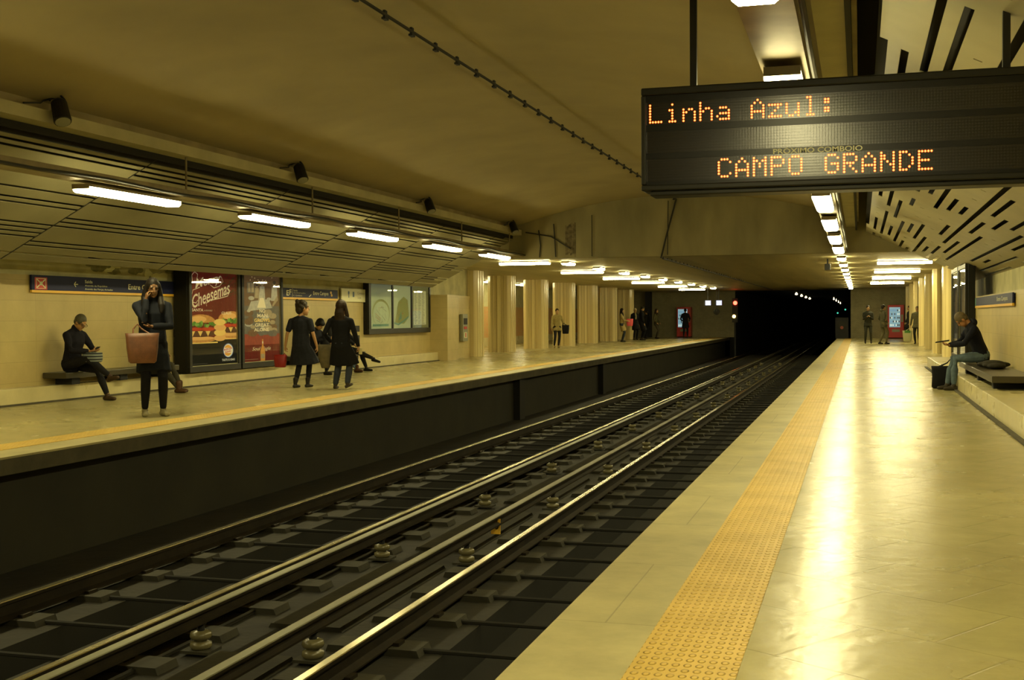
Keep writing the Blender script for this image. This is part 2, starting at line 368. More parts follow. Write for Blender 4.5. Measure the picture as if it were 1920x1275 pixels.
# far side hall behind the columns
ha = MB(); ha.box(-16.4, -16.1, 36, 73, 0, .35, 2); ha.box(-16.4, -16.12, 36, 73, .35, 1.75, 1); ha.box(-16.4, -16.12, 36, 73, 1.75, ZL, 0); ha.box(-16.4, -12.4, 36.9, 37.2, 0, ZL, 0)
struct(ha.build('wall_hall', ['plaster', 'orange', 'plinth']), 'orange patterned wall glimpsed between the columns')
struct(MB().box(4.4, 4.7, YP, YE, 0, ZL).build('wall_passage_right', 'tile'))

# ------------------------------------------------------------------ track
def rail(name, x, y1, label):
    h = .15; zb = -1.10
    p = [(-.07, 0), (.07, 0), (.07, .012), (.012, .03), (.012, .11), (.036, .12), (.036, .145), (.028, h), (-.028, h), (-.036, .145), (-.036, .12), (-.012, .11), (-.012, .03), (-.07, .012)]
    r = MB(); mi = [0]*14; mi[7] = 1; mi[6] = 1; mi[8] = 1
    r.prof([(x+a, zb+b) for a, b in p], YB, y1, mis=mi)
    return tag(r.build(name, ['rail', 'railtop']), label, 'rail')
rail('running_rail', -1.78, 149, 'running rail tucked below the near platform edge')
rail('running_rail', -3.29, 149, 'thin bright running rail nearest the near platform, beside the conductor rails')
rail('running_rail', -4.96, 149, 'thin running rail lying close beside the broad conductor rail')
rail('running_rail', -6.46, 149, 'thin outermost running rail below the advertising platform')
def cond(x, label):
    r = MB(); z = -.82
    r.prof([(x-.05, z-.10), (x+.05, z-.10), (x+.05, z-.085), (x+.014, z-.07), (x+.014, z-.03), (x+.045, z-.022), (x+.045, z-.004), (x+.035, z), (x-.035, z), (x-.045, z-.004), (x-.045, z-.022), (x-.014, z-.03), (x-.014, z-.07), (x-.05, z-.085)], YB, 149,
           mis=[1]*6+[0]*4+[1]*4)
    return tag(r.build('conductor_rail', ['third', 'rail']), label, 'rail')
cond(-3.66, 'broad raised conductor rail on insulators beside the near track')
cond(-4.54, 'broad raised conductor rail on insulators beside the far track')
def insulator():
    e = empty('rail_insulator', (0, 0, 0), '', 'insulator', 'porcelain insulators under the conductor rails')
    MB().lathe([(.0, 0), (.085, 0), (.10, .02), (.095, .045), (.06, .055), (.055, .065), (.09, .075), (.10, .095), (.09, .12), (.055, .13), (.0, .13)], seg=20).build('shell', 'porcelain', e, smooth=True)
    MB().lathe([(0, .13), (.035, .13), (.035, .17), (.05, .175), (.05, .19), (0, .19)], seg=10).build('cap', 'black', e)
    MB().box(-.14, .14, -.12, .12, -.02, 0).build('pad', 'sleeper', e)
    return e
ins0 = insulator()
k = 0
for x, ys, nm in ((-3.66, 7.9, 'near-track conductor rail'), (-4.54, 8.2, 'far-track conductor rail')):
    for i in range(16):
        o = ins0 if k == 0 else copy_tree(ins0); k += 1
        o.location = (x, 3.78+.425+.85*(4+4*i - (0 if x > -4 else 0)) + (0 if x > -4 else .0), -1.11); o.scale = (.8, .8, 1)
        o['label'] = f'ribbed porcelain insulator under the {nm}, {ORD[i]} from the photographer'
def sleeper(xc, label):
    b = MB()
    for s in (-1, 1):
        x = xc+s*.75
        x0, x1 = (x-.42, x+.30) if s < 0 else (x-.30, x+.42)
        b.prof([(x0, -1.15), (x1, -1.15), (x1-.02, -1.10), (x0+.02, -1.10)], -.13, .13)
        b.box(x-.12, x-.075, -.06, .06, -1.10, -1.075, 1); b.box(x+.075, x+.12, -.06, .06, -1.10, -1.075, 1)
    b.tube([(xc-.5, 0, -1.13), (xc+.5, 0, -1.13)], .018, 6, 2)
    return tag(b.build('track_sleeper', ['sleeper', 'rail', 'channel']), label, 'sleeper', label+'s')
for xc, nm in ((-2.535, 'twin-block concrete sleeper under the near track rails'), (-5.71, 'twin-block concrete sleeper under the far track rails')):
    s0 = sleeper(xc, nm)
    for i in range(84):
        o = s0 if i == 0 else copy_tree(s0)
        o.location = (0, 3.78+.85*i, 0)
# slabs between the two tracks
def pad(i, x0, x1, y0, y1):
    return tag(MB().prof([(x0, -1.15), (x1, -1.15), (x1-.02, -1.115), (x0+.02, -1.115)], y0, y1).build('concrete_slab', 'sleeper'),
               'low concrete slab on the bed between the two tracks', 'slab', 'low concrete slabs between the tracks')
for i in range(16):
    pad(i, -4.42, -3.8, 5.2+3.2*i, 7.6+3.2*i)
mk = MB(frontmap(-3.72, 12.0, -1.02)); mk.box(0, .10, 0, .16, -.02, .0, 0); text(mk, '18', .02, .08, .05, .12, .003, 1)
tag(mk.build('track_marker', ['signyellow', 'black']), 'small yellow marker plate beside the conductor rail', 'marker')
cbp = [(-4.75+.02*sin(i*.7), 3+i*1.5, -1.13) for i in range(44)]
tag(MB().tube(cbp, .022, 6).build('ground_cable', 'cable'), 'black cable lying on the bed between the tracks', 'cable')

# ------------------------------------------------------------------ lamps
def lamp_proto(L_=1.95, wd=.22, hh=.065, m='lamp'):
    e = empty('fluorescent_lamp', (0, 0, 0), '', 'lamp')
    p = [(-wd/2, hh), (-wd/2, .025), (-wd/2+.03, 0), (wd/2-.03, 0), (wd/2, .025), (wd/2, hh)]
    MB().prof(p, .02, L_-.02).build('diffuser', m, e, bevel=.008)
    b = MB().box(-wd/2, wd/2, 0, L_, hh, hh+.03); b.box(-wd/2, wd/2, 0, .018, .04, hh); b.box(-wd/2, wd/2, L_-.018, L_, .04, hh)
    b.build('housing', 'tray', e)
    return e
lp0 = lamp_proto(); lp1 = lamp_proto(m='lamp_cross'); used = set()
def lamp(x, y, z, label, group, rz=0, sc=1):
    src = lp1 if rz and x > 0 else lp0
    o = copy_tree(src) if src.name in used else src; used.add(src.name)
    o.location = (x, y, z); o.rotation_euler = (0, 0, rz); o.scale = (1, sc, 1)
    if z < 2.67 and y > 30: o.location.z = ZL-.096
    o['label'] = label; o['group'] = group
    return o
for i in range(-3, 5):
    y = 11.75+3.79*i; n = ORD[i+3]
    lamp(-8.5, y, 2.70, f'{n} lit fluorescent lamp of the row over the advertising platform, counted from the photographer', 'lit lamps along the advertising platform')
for i in range(-3, 6):
    y = 7.42+3.79*i; n = ORD[i+3]
    lamp(-.45, y, 2.66, f'{n} lit fluorescent lamp of the row over the near platform, counted from the photographer', 'lit lamps along the near platform')
for i in range(10):
    y = 31.6+3.79*i
    lamp(-.45, y, 2.66, f'{ORD[i]} small lengthwise lamp past the portal, under the low ceiling over the near platform', 'lengthwise lamps under the low ceiling, near platform', 0, .38)
    if i < 9: lamp(-7.65+.05*i, y, 2.66, f'{ORD[i]} small lengthwise lamp past the portal, under the low ceiling across the tracks', 'lengthwise lamps under the low ceiling, far platform', 0, .38)
for i, y in enumerate((34.9, 41.8, 49.1, 56.6)):
    lamp(1.92, y, 2.66, f'{ORD[i]} long crosswise lamp past the portal, over the near platform', 'crosswise lamps over the near platform', pi/2, .75)
for i, y in enumerate((31.3, 38.3, 45.0, 51.0, 58, 65)):
    lamp(-8.0, y, 2.66, f'{ORD[i]} long crosswise lamp past the portal, across the tracks', 'crosswise lamps over the far platform', pi/2, .72)
for i, y in enumerate((41.5, 46, 51)):
    lamp(-14.5, y, 2.4, f'small lit lamp glimpsed in the side hall, behind the {ORD[i]} gap between columns', 'side hall lamps', 0, .7)
# trays carrying the lamps
def tray(x, y0, y1, z, label):
    t = MB(); t.prof([(x-.14, z), (x-.14, z+.10), (x-.125, z+.10), (x-.125, z+.015), (x+.125, z+.015), (x+.125, z+.10), (x+.14, z+.10), (x+.14, z)], y0, y1)
    e = tag(t.build('cable_tray', 'tray'), label, 'cable tray')
    return e
for x, y0, y1, z, zt, l in ((-8.5, YB, 30.6, 2.83, 3.38, 'galvanised lamp tray hanging over the advertising platform'), (-.45, YB, 30.6, 2.79, 3.38, 'galvanised lamp tray hanging over the near platform')):
    tr = tray(x, y0, y1 if x < -5 else 29.9, z, l)
    for k in range(11):
        yy = -9.5+3.79*k+ (.75 if x < -5 else .0)
        if YB < yy < 30: MB().tube([(x, yy, z+.01), (x, yy, zt)], .014, 8).build('hanger_rod', 'tray', tr)
    cl = MB()
    MBc = MB().tube([(x+.17, y0+i*.6, z+.03+.015*sin(i*1.3)) for i in range(int((y1-y0)/.6))], .018, 6)
    MBc.build('cable', 'cable', tr)
# serrated cable run at the crown of the vault
cr = empty('ceiling_cable_run', (-4.4, 0, 4.1), 'black clipped cable run along the crown of the vault', 'cable')
def local(m, c): return lambda *a: a
MB().tube([(0, YB, .08), (0, YP, .08)], .018, 6).build('cable', 'cable', cr)
MB().tube([(0, YP-.04, .08), (-.25, YP-.06, -.85), (-.38, YP-.06, -1.38)], .022, 6).build('cable', 'cable', cr)
MB().tube([(-.38, YP+.3, -1.38), (-.25, 68, -1.38)], .02, 6).build('cable', 'cable', cr)
clip = MB()
clip.box(-.012, .012, -.03, .03, .02, .09); clip.box(-.02, .02, -.045, .045, -.0, .02)
c0 = clip.build('clip', 'black', cr); c0.location = (0, 0, 0)
for i in range(84):
    c = c0.copy(); COL.objects.link(c); c.parent = cr
    c.location = (0, YB+.4+.72*i, .03) if YB+.4+.72*i < YP else (-.38+.13*(YB+.4+.72*i-30)/38, YB+.4+.72*i, -1.39)
c0.location = (0, YB+.1, .03)
# spotlights / loudspeakers on the springing beam
def horn(y, i):
    e = empty('spotlight', (-8.36, y, 3.62), f'dark cylindrical spotlight clamped on the springing beam, {ORD[i]} from the camera', 'spotlight', 'spotlights on the springing beam')
    d = Vector((.35, -.25, -.75)).normalized()
    MB().tube([-d*.02, d*.02, d*.26, d*.27], [.05, .085, .095, .09], 16).build('barrel', 'charcoal', e)
    MB().tube([d*.262, d*.275], .08, 16).build('lens', 'greypanel', e)
    MB().tube([(-.12, 0, .02), (-.02, 0, .12), (.06, .02, .02), (.05, 0, -.06)], .014, 6).build('bracket', 'black', e)
    MB().tube([(-.06, .02, .05), (-.10, -.12, .0), (-.04, -.25, -.05), (-.06, -.5, -.09)], .010, 6).build('cable', 'cable', e)
for i, y in enumerate((11.2, 17.0, 22.8, 28.9)): horn(y, i)
for i in range(4): pass
# brackets from slats to wall
br0 = None
for i in range(8):
    y = 16.9+1.75*i
    b = MB().prof([(-11.02, 2.10), (-11.0, 2.07), (-12.08, 2.24), (-12.08, 2.28)], -.015, .015)
    if br0 is None: br0 = b.build('strut', 'blackmetal'); o = br0
    else: o = br0.copy(); COL.objects.link(o)
    o.name = 'strut_bracket'; o.location = (0, y, .12 if 19.2 < y < 23.2 else 0)
    tag(o, f'black strut from the wall to the slatted ceiling, {ORD[i]} from the camera', 'bracket', 'struts below the slatted ceiling')
# cables and stains on the portal wall
for i, (pts, l) in enumerate((([(-7.95, 29.95, 3.5), (-7.9, 29.95, 3.1), (-7.93, 29.95, 2.8)], 'thin black cable hanging on the portal wall beside the slatted ceiling'),
                              ([(-7.55, 29.95, 3.65), (-7.52, 29.95, 3.2), (-7.5, 29.95, 2.8)], 'straight black conduit down the portal wall'),
                              ([(-8.3, 29.95, 3.45), (-8.0, 29.95, 3.4), (-7.62, 29.95, 3.33), (-7.1, 29.95, 3.0)], 'sagging black wire across the corner of the portal wall'),
                              ([(-6.55, 29.96, 3.85), (-6.55, 29.96, 2.8)], 'thin pipe on the middle of the portal wall'),
                              ([(-4.6, 29.96, 4.15), (-4.62, 29.96, 2.8)], 'thin rusty pipe at the crown of the portal wall'))):
    tag(MB().tube(pts, .016 if i < 3 else .011, 6).build('wall_cable', 'cable'), l, 'cable')
st = MB(frontmap(-7.25, 29.995, ZL)); rr = random.Random(3)
for k in range(9):
    x = .03*k; rect(st, x, x+.022+.02*rr.random(), .02+.1*rr.random(), .80+.12*rr.random(), .001+.0005*k, 0)
tag(st.build('damp_stain', mat('dark water stain', (.07, .055, .035), .8, noise=.6, nscale=9, col2=(.25, .2, .13))), 'dark vertical water stain on the portal wall', 'stain')

# ------------------------------------------------------------------ columns
def column_mesh():
    r = random.Random(11); pts = []; w2, d2, ch = .44, .42, .12
    # square pier with chamfered corners, faces broken into vertical flutes
    base = [(-w2, -d2+ch), (-w2+ch, -d2), (w2-ch, -d2), (w2, -d2+ch), (w2, d2-ch), (w2-ch, d2), (-w2+ch, d2), (-w2, d2-ch)]
    for i in range(8):
        a = Vector(base[i]); b = Vector(base[(i+1) % 8]); L_ = (b-a).length; n = 5 if L_ > .3 else 1
        nn = Vector(((b-a).y, -(b-a).x)).normalized()
        for k in range(n):
            dd = .035 if (k % 2) else 0
            p = a.lerp(b, k/n); q = a.lerp(b, (k+.86)/n)
            pts += [tuple(p-nn*dd), tuple(q-nn*dd)]
    return MB().prism(pts, 0, ZL)
col0 = column_mesh().build('fluted_column', 'marble')
cy = [42.0, 46.8, 51.6, 56.4, 61.2, 66.0]
nc = 0
def column(x, y, label, group, rz=0):
    global nc
    o = col0 if nc == 0 else col0.copy()
    if nc: COL.objects.link(o)
    nc += 1; o.location = (x, y, 0); o.rotation_euler = (0, 0, rz); tag(o, label, 'column', group)
column(-12.2, 37.0, 'fluted marble half pier where the advertising wall ends', 'marble columns across the tracks')
for i, y in enumerate(cy): column(-12.55, y, f'fluted marble column across the tracks, {ORD[i]} after the wall pier', 'marble columns across the tracks', .0)
column(2.75, 32.2, 'fluted marble column ending the near platform wall', 'marble columns on the near platform')
for i, y in enumerate([37.0]+cy): column(2.75, y, f'glossy fluted marble column on the near platform, {ORD[i+1]} past the portal', 'marble columns on the near platform')
tag(MB().box(-12.5, -12.2, 72.2, 72.9, 0, ZL).build('pipe_duct', 'black'), 'black vertical duct beside the dim end wall', 'duct')

# ------------------------------------------------------------------ wall signs
def sign_left():
    e = empty('wall_sign', (-12.08, 15.45, 1.67), 'navy station name sign with red exit-stairs square, behind the woman with the tote', 'sign')
    mp = lambda u, v, n: (n, u, v)
    b = MB(mp); b.box(0, 4.1, .04, .27, 0, .03, 0); b.build('panel', ['navy'], e)
    b = MB(mp); b.box(0, 4.1, 0, .04, 0, .034, 0); b.build('strip', ['signyellow'], e)
    b = MB(mp)
    rect(b, .07, .36, .05, .235, .032, 1); 
    for (a0, a1, c0, c1) in ((.1, .33, .065, .072), (.1, .33, .214, .221), (.1, .112, .065, .221), (.318, .33, .065, .221)): rect(b, a0, a1, c0, c1, .034, 0)
    ribbon(b, [(.12, .08), (.31, .205)], .018, .034, 0); ribbon(b, [(.12, .205), (.31, .08)], .018, .0345, 0); disc(b, .215, .143, .035, .03, .035, 0)
    b.build('exit_symbol', ['white', 'signred'], e)
    b = MB(mp)
    ribbon(b, [(1.12, .15), (1.02, .15)], .016, .033, 0); ribbon(b, [(1.065, .19), (1.02, .15), (1.065, .11)], .016, .0335, 0)
    text(b, 'Saída', 1.30, 1.50, .175, .225, .033, 0, bold=.01); text(b, 'Avenida da República', 1.30, 1.90, .115, .15, .033, 0); text(b, 'Avenida das Forças Armadas', 1.30, 2.05, .06, .095, .033, 0)
    text(b, 'Entre Campos', 2.50, 3.45, .07, .19, .033, 0, bold=.015)
    b.build('lettering', ['white'], e)
sign_left()
def sign_mid():
    e = empty('wall_sign', (-12.08, 23.4, 1.68), 'navy station name sign between the advertising panels and the white sign', 'sign')
    mp = lambda u, v, n: (n, u, v)
    MB(mp).box(0, 3.15, .045, .25, 0, .03).build('panel', 'navy', e); MB(mp).box(0, 3.15, 0, .045, 0, .034).build('strip', 'signyellow', e)
    MB(mp).box(0, .1, .045, .25, 0, .033).build('end_stripe', mat('green stripe', (.05, .3, .16), .4), e)
    b = MB(mp)
    text(b, 'E', .46, .58, .08, .2, .033, 0, bold=.03); text(b, 'F', .60, .70, .10, .22, .033, 0, bold=.03); rect(b, .74, .755, .06, .24, .033, 0)
    text(b, 'Saída', .80, 1.0, .18, .22, .033, 0); text(b, 'Avenida da República', .80, 1.40, .13, .16, .033, 0); text(b, 'C. Comboio', .80, 1.22, .075, .105, .033, 0)
    ribbon(b, [(1.58, .07), (1.70, .12)], .02, .033, 0); text(b, 'Entre Campos', 1.80, 2.62, .09, .20, .033, 0, bold=.015)
    disc(b, 2.76, .185, .05, .03, .033, 1); disc(b, 2.80, .12, .05, .03, .0335, 1); ribbon(b, [(2.72, .19), (2.84, .11)], .03, .034, 1)
    b.build('lettering', ['white', 'signyellow'], e)
sign_mid()
def sign_white():
    e = empty('wall_sign', (-12.07, 26.75, 1.66), 'white direction sign with small blue pictograms, beside the map case', 'sign')
    mp = lambda u, v, n: (n, u, v)
    MB(mp).box(0, 1.95, .0, .32, 0, .03).build('panel', mat('white sign face', (.75, .72, .55), .4), e)
    b = MB(mp); disc(b, .42, .22, .05, .045, .033, 0); ribbon(b, [(.42, .2), (.42, .10)], .04, .0335, 0); rect(b, .66, .76, .12, .25, .033, 0)
    text(b, 'Comboios', .95, 1.40, .19, .25, .033, 1); text(b, 'Loja', .97, 1.18, .07, .14, .033, 1); ribbon(b, [(1.75, .22), (1.84, .22)], .02, .033, 1); ribbon(b, [(1.79, .25), (1.75, .22), (1.79, .19)], .015, .0335, 1)
    b.build('lettering', [mat('blue print', (.08, .16, .26), .5), mat('grey print', (.22, .2, .16), .5)], e)
sign_white()
def sign_right():
    e = empty('wall_sign', (2.23, 25.4, 1.39), 'navy sign with yellow strip on the wall beside the seated reader', 'sign')
    mp = lambda u, v, n: (-n, -u, v)
    MB(mp).box(0, 6.0, .04, .20, 0, .03).build('panel', 'navy', e); MB(mp).box(0, 6.0, 0, .04, 0, .034).build('strip', 'signyellow', e)
    MB(mp).box(0, .1, .04, .20, 0, .033).build('end_stripe', mat('green stripe', (.05, .3, .16), .4), e)
    b = MB(mp); text(b, 'Entre Campos', 3.9, 5.4, .07, .16, .033, 0); b.build('lettering', 'white', e)
sign_right()
# peeling plaster patch
pp = MB(wallmap_left(-12.10, 16.7, 1.95)); rr = random.Random(5)
for k in range(16):
    cx, cyy, r0 = .1+2.6*rr.random(), .05+.17*rr.random(), .07+.10*rr.random()
    pp.add([(cx+1.5*r0*(.7+.5*rr.random())*cos(t*pi/6), max(0.0, cyy+.55*r0*(.7+.5*rr.random())*sin(t*pi/6)), .002+.0008*k) for t in range(12)], [tuple(range(12))], 0 if k % 3 else 1)
tag(pp.build('peeling_plaster', [mat('bare grey mortar', (.30, .28, .18), .9, noise=.4, nscale=8), mat('flaking lime', (.78, .76, .6), .8)]), 'patch of peeling plaster above the station name sign', 'plaster patch')
# dark plaque pairs beside the benches
def plaque(y, label):
    e = empty('wall_plaque', (-12.09, y, .58), label, 'plaque', 'paired dark wall plaques')
    for z0, z1 in ((.0, .25), (.34, .49)): MB().box(0, .03, 0, .46, z0, z1).build('plate', 'charcoal', e, bevel=.006)
plaque(19.42, 'pair of dark wall plaques behind the woman with the tote'); plaque(27.42, 'pair of dark wall plaques behind the long-haired walker')

# ------------------------------------------------------------------ advertising panels
PM = dict(maroon=(.16, .02, .012), dark=(.012, .012, .008), cream=(.75, .66, .42), bun=(.62, .30, .07), bun2=(.75, .45, .14), green=(.10, .26, .03), green2=(.22, .40, .07),
          tom=(.55, .06, .02), cheese=(.80, .58, .16), meat=(.10, .04, .018), white=(.8, .78, .65), red=(.55, .05, .02), blue=(.10, .18, .38), orange=(.8, .4, .05),
          fir=(.03, .06, .015), brown=(.19, .11, .05), tan=(.42, .33, .18), smoke=(.50, .47, .34), grey=(.16, .15, .11), ink=(.05, .04, .03), rose=(.33, .07, .04), amber=(.6, .3, .06))
PK = list(PM); PI = {k: i for i, k in enumerate(PK)}
pmats = [mat('print '+k, c, .5, emit=c, es=.24, noise=.25 if k in ('maroon', 'dark', 'brown', 'bun', 'green', 'rose', 'smoke', 'grey', 'tan') else 0, nscale=14) for k, c in PM.items()]
def poster_burger(m, W_, H_):
    P = lambda k: PI[k]
    rr = random.Random(2)
    rect(m, 0, W_, .26*H_, H_, .001, P('maroon')); rect(m, 0, W_, 0, .26*H_, .001, P('dark'))
    for k in range(26):     # fir branch
        a = rr.random(); b = rr.random(); u = W_*(.72+.28*a); v = H_*(.72+.26*b)
        ribbon(m, [(u, v), (u-.06*W_*(rr.random()+.3), v-.04*H_*rr.random())], .012, .002+.00005*k, P('fir'))
    for k in range(20): disc(m, W_*rr.random(), H_*(.5+.48*rr.random()), .006, .006, .0022, P('tan'), 8)
    # script lettering drawn as flowing strokes plus letters
    text(m, 'Merry', .10*W_, .66*W_, .80*H_, .92*H_, .004, P('cream'), shear=.3, bold=.012, rot=.16)
    text(m, 'Cheesemas', .03*W_, .86*W_, .665*H_, .80*H_, .0042, P('cream'), shear=.3, bold=.012, rot=.22)
    def curl(c, wd=.014): ribbon(m, [(x*W_, y*H_) for x, y in c], wd, .0046, P('cream'))
    curl([(.05, .86), (.04, .92), (.10, .955), (.16, .93), (.14, .87)]); curl([(.55, .90), (.66, .92), (.70, .87), (.62, .82), (.50, .80), (.42, .83), (.45, .87)])
    curl([(.20, .80), (.06, .77), (.02, .70), (.05, .65), (.12, .64), (.16, .67)]); curl([(.78, .80), (.86, .78), (.80, .72), (.60, .69), (.42, .67), (.33, .64), (.34, .61)])
    text(m, 'SANTA', .03*W_, .27*W_, .555*H_, .585*H_, .004, P('cream'), bold=.02); text(m, '& DOUBLE', .29*W_, .46*W_, .558*H_, .572*H_, .004, P('cream')); text(m, 'CLAUS', .66*W_, .88*W_, .525*H_, .555*H_, .004, P('cream'), bold=.02)
    # burgers
    def burger(cx, cw, base, hgt):
        rect(m, cx-cw*1.05, cx+cw*1.1, base-.012*H_, base+.002*H_, .0028, P('cheese'))
        disc(m, cx, base+.03*H_, cw, .032*H_, .003, P('bun')); disc(m, cx, base+.04*H_, cw*.9, .018*H_, .0032, P('bun2'))
        disc(m, cx, base+.085*H_, cw*.98, .03*H_, .0034, P('meat'))
        for k in range(3): x = cx+cw*(-.55+.5*k); m.add([(x-.09, base+.115*H_, .0036), (x+.09, base+.115*H_, .0036), (x, base+.06*H_, .0036)], [(0, 1, 2)], P('cheese'))
        disc(m, cx-.3*cw, base+.135*H_, cw*.4, .018*H_, .0037, P('tom')); disc(m, cx+.45*cw, base+.135*H_, cw*.45, .02*H_, .0037, P('tom'))
        disc(m, cx, base+.20*H_, cw*.97, .085*H_, .0038, P('bun'), 30, 0, pi); disc(m, cx-.15*cw, base+.235*H_, cw*.5, .035*H_, .0039, P('bun2'))
        for k in range(34):
            x = cx+cw*(2.1*rr.random()-1.05); y = base+(.165+.035*rr.random())*H_; r0 = .022+.02*rr.random()
            disc(m, x, y, r0*1.5, r0, .004+.00004*k, P('green' if k % 2 else 'green2'), 7)
    burger(.22*W_, .32*W_, .24*H_, 1); burger(.88*W_, .30*W_, .275*H_, 1)
    for k in range(4): disc(m, .62*W_, (.28+.055*k)*H_, .13*W_, .034*H_, .0062+.0002*k, P('cheese' if k % 2 else 'bun2'))
    # round emblem
    disc(m, .80*W_, .145*H_, .115*W_, .076*H_, .0075, P('blue')); disc(m, .80*W_, .145*H_, .105*W_, .069*H_, .0077, P('white')); disc(m, .79*W_, .145*H_, .09*W_, .058*H_, .0079, P('orange'))
    rect(m, .70*W_, .89*W_, .118*H_, .172*H_, .0081, P('white')); text(m, 'BURGER', .705*W_, .885*W_, .150*H_, .170*H_, .0083, P('red'), bold=.03, rot=.1); text(m, 'KING', .73*W_, .86*W_, .121*H_, .144*H_, .0083, P('red'), bold=.03, rot=.1)
    text(m, 'TASTE IS KING', .66*W_, .95*W_, .035*H_, .058*H_, .004, P('white'), bold=.02)
    rect(m, .03*W_, .35*W_, .022*H_, .025*H_, .004, P('grey'))
def poster_drink(m, W_, H_):
    P = lambda k: PI[k]; rr = random.Random(9)
    rect(m, 0, W_, .62*H_, H_, .001, P('brown')); rect(m, 0, W_, .28*H_, .62*H_, .001, P('grey')); rect(m, 0, W_, 0, .30*H_, .0012, P('maroon')); rect(m, 0, W_, .19*H_, .31*H_, .0014, P('rose'))
    for k in range(40):
        x, y, a = rr.random(), .30+.42*rr.random(), rr.random(); c = ('smoke', 'grey', 'tan', 'brown')[k % 4]; cx = min(max(x, .16), .84); disc(m, cx*W_, y*H_, (.04+.10*a)*W_, (.012+.03*a)*H_, .0016+.00002*k, P(c), 9)
    for k in range(9): disc(m, (.2+.6*rr.random())*W_, (.90+.07*rr.random())*H_, .02, .012, .003, P('cream'), 8)
    rect(m, .12*W_, .32*W_, .76*H_, .88*H_, .0028, P('grey')); rect(m, .14*W_, .21*W_, .77*H_, .87*H_, .003, P('tan')); rect(m, .23*W_, .30*W_, .77*H_, .87*H_, .003, P('tan'))
    # two figures at a bench, loosely drawn
    for (u, v, s) in ((.52, .80, .9), (.86, .80, 1.0), (.38, .79, .7)):
        disc(m, u*W_, (v+.075*s)*H_, .045*W_*s, .028*H_*s, .0034, P('tan')); disc(m, u*W_, (v+.088*s)*H_, .047*W_*s, .02*H_*s, .0036, P('ink'))
        m.add([((u-.10*s)*W_, (v-.12*s)*H_, .0032), ((u+.09*s)*W_, (v-.12*s)*H_, .0032), ((u+.07*s)*W_, (v+.045*s)*H_, .0032), ((u-.07*s)*W_, (v+.045*s)*H_, .0032)], [(0, 1, 2, 3)], P('smoke' if s > .8 else 'tan'))
    m.add([(.12*W_, .56*H_, .004), (.80*W_, .60*H_, .004), (.70*W_, .70*H_, .004), (.22*W_, .67*H_, .004)], [(0, 1, 2, 3)], P('smoke'))
    m.add([(.38*W_, .60*H_, .0042), (.62*W_, .60*H_, .0042), (.56*W_, .71*H_, .0042), (.46*W_, .71*H_, .0042)], [(0, 1, 2, 3)], P('cream'))
    ribbon(m, [(.95*W_, .72*H_), (.86*W_, .66*H_), (.80*W_, .62*H_)], [.09, .07, .04], .0044, P('tan'))
    for i, (t, a, b) in enumerate((('NO', .44, .60), ('MAN', .38, .66), ('GROWS', .30, .72), ('GREAT', .32, .70), ('ALONE', .29, .70))):
        text(m, t, a*W_, b*W_, (.545-.052*i)*H_, (.585-.052*i)*H_, .0052, P('cream' if i != 2 else 'cheese'), bold=.03)
    text(m, 'Soul Tagle', .24*W_, .74*W_, .115*H_, .165*H_, .0052, P('cream'), shear=.35)
    # bottle
    bt = [(.46, .0), (.58, .0), (.585, .10), (.57, .14), (.54, .18), (.535, .25), (.505, .25), (.50, .18), (.47, .14), (.455, .10)]
    m.add([(a*W_, b*H_, .0060) for a, b in bt], [tuple(range(10))], P('amber')); rect(m, .47*W_, .57*W_, .035*H_, .085*H_, .0062, P('tan')); rect(m, .503*W_, .537*W_, .20*H_, .225*H_, .0062, P('cream'))
    rect(m, .03*W_, .40*W_, .028*H_, .032*H_, .004, P('tan'))
def ad_panel(y0, wd, art, label, x=-11.75, side=1, z0=.27, hh=2.03, plain=False, dep=.30):
    e = empty('advertising_panel', (x, y0, z0), label, 'advertising panel')
    s = side; mp = (lambda u, v, n: (n, u, v)) if s > 0 else (lambda u, v, n: (-n, -u, v))
    b = MB(mp); b.box(0, wd, 0, hh, -dep, -.02); b.build('housing', 'blackmetal', e, bevel=.015)
    f = MB(mp); fr = .09
    for a in ((0, wd, 0, fr+.02), (0, wd, hh-fr, hh), (0, fr, fr+.02, hh-fr), (wd-fr, wd, fr+.02, hh-fr)): f.box(a[0], a[1], a[2], a[3], -.02, .03)
    f.build('door_frame', 'charcoal', e, bevel=.006)
    t = MB(mp)
    for a in ((fr, wd-fr, fr+.02, fr+.032), (fr, fr+.012, fr+.02, hh-fr), (wd-fr-.012, wd-fr, fr+.02, hh-fr), (fr, wd-fr, hh-fr-.012, hh-fr)): t.box(a[0], a[1], a[2], a[3], -.018, .012)
    t.build('inner_trim', 'steel', e)
    W_, H_ = wd-2*fr, hh-2*fr-.02
    p = MB(lambda u, v, n: mp(u+fr, v+fr+.02, n-.017)); art(p, W_, H_); po_ = p.build('poster', pmats, e)
    bm = bmesh.new(); bm.from_mesh(po_.data)
    for co, no in (((0, s*(fr+.014), 0), (0, -s, 0)), ((0, s*(wd-fr-.014), 0), (0, s, 0))):
        bmesh.ops.bisect_plane(bm, geom=bm.verts[:]+bm.edges[:]+bm.faces[:], plane_co=co, plane_no=no, clear_outer=True)
    bm.to_mesh(po_.data); bm.free()
    MB(mp).add([(fr, fr+.02, .008), (wd-fr, fr+.02, .008), (wd-fr, hh-fr, .008), (fr, hh-fr, .008)], [(0, 1, 2, 3)]).build('glass', 'glass', e, recalc=False)
    return e
ad_panel(19.36, 1.88, poster_burger, 'tall black-framed advertising panel with a cheeseburger poster')
ad_panel(21.30, 1.76, poster_drink, 'tall black-framed advertising panel with a bottle poster, beside the cheeseburger one')
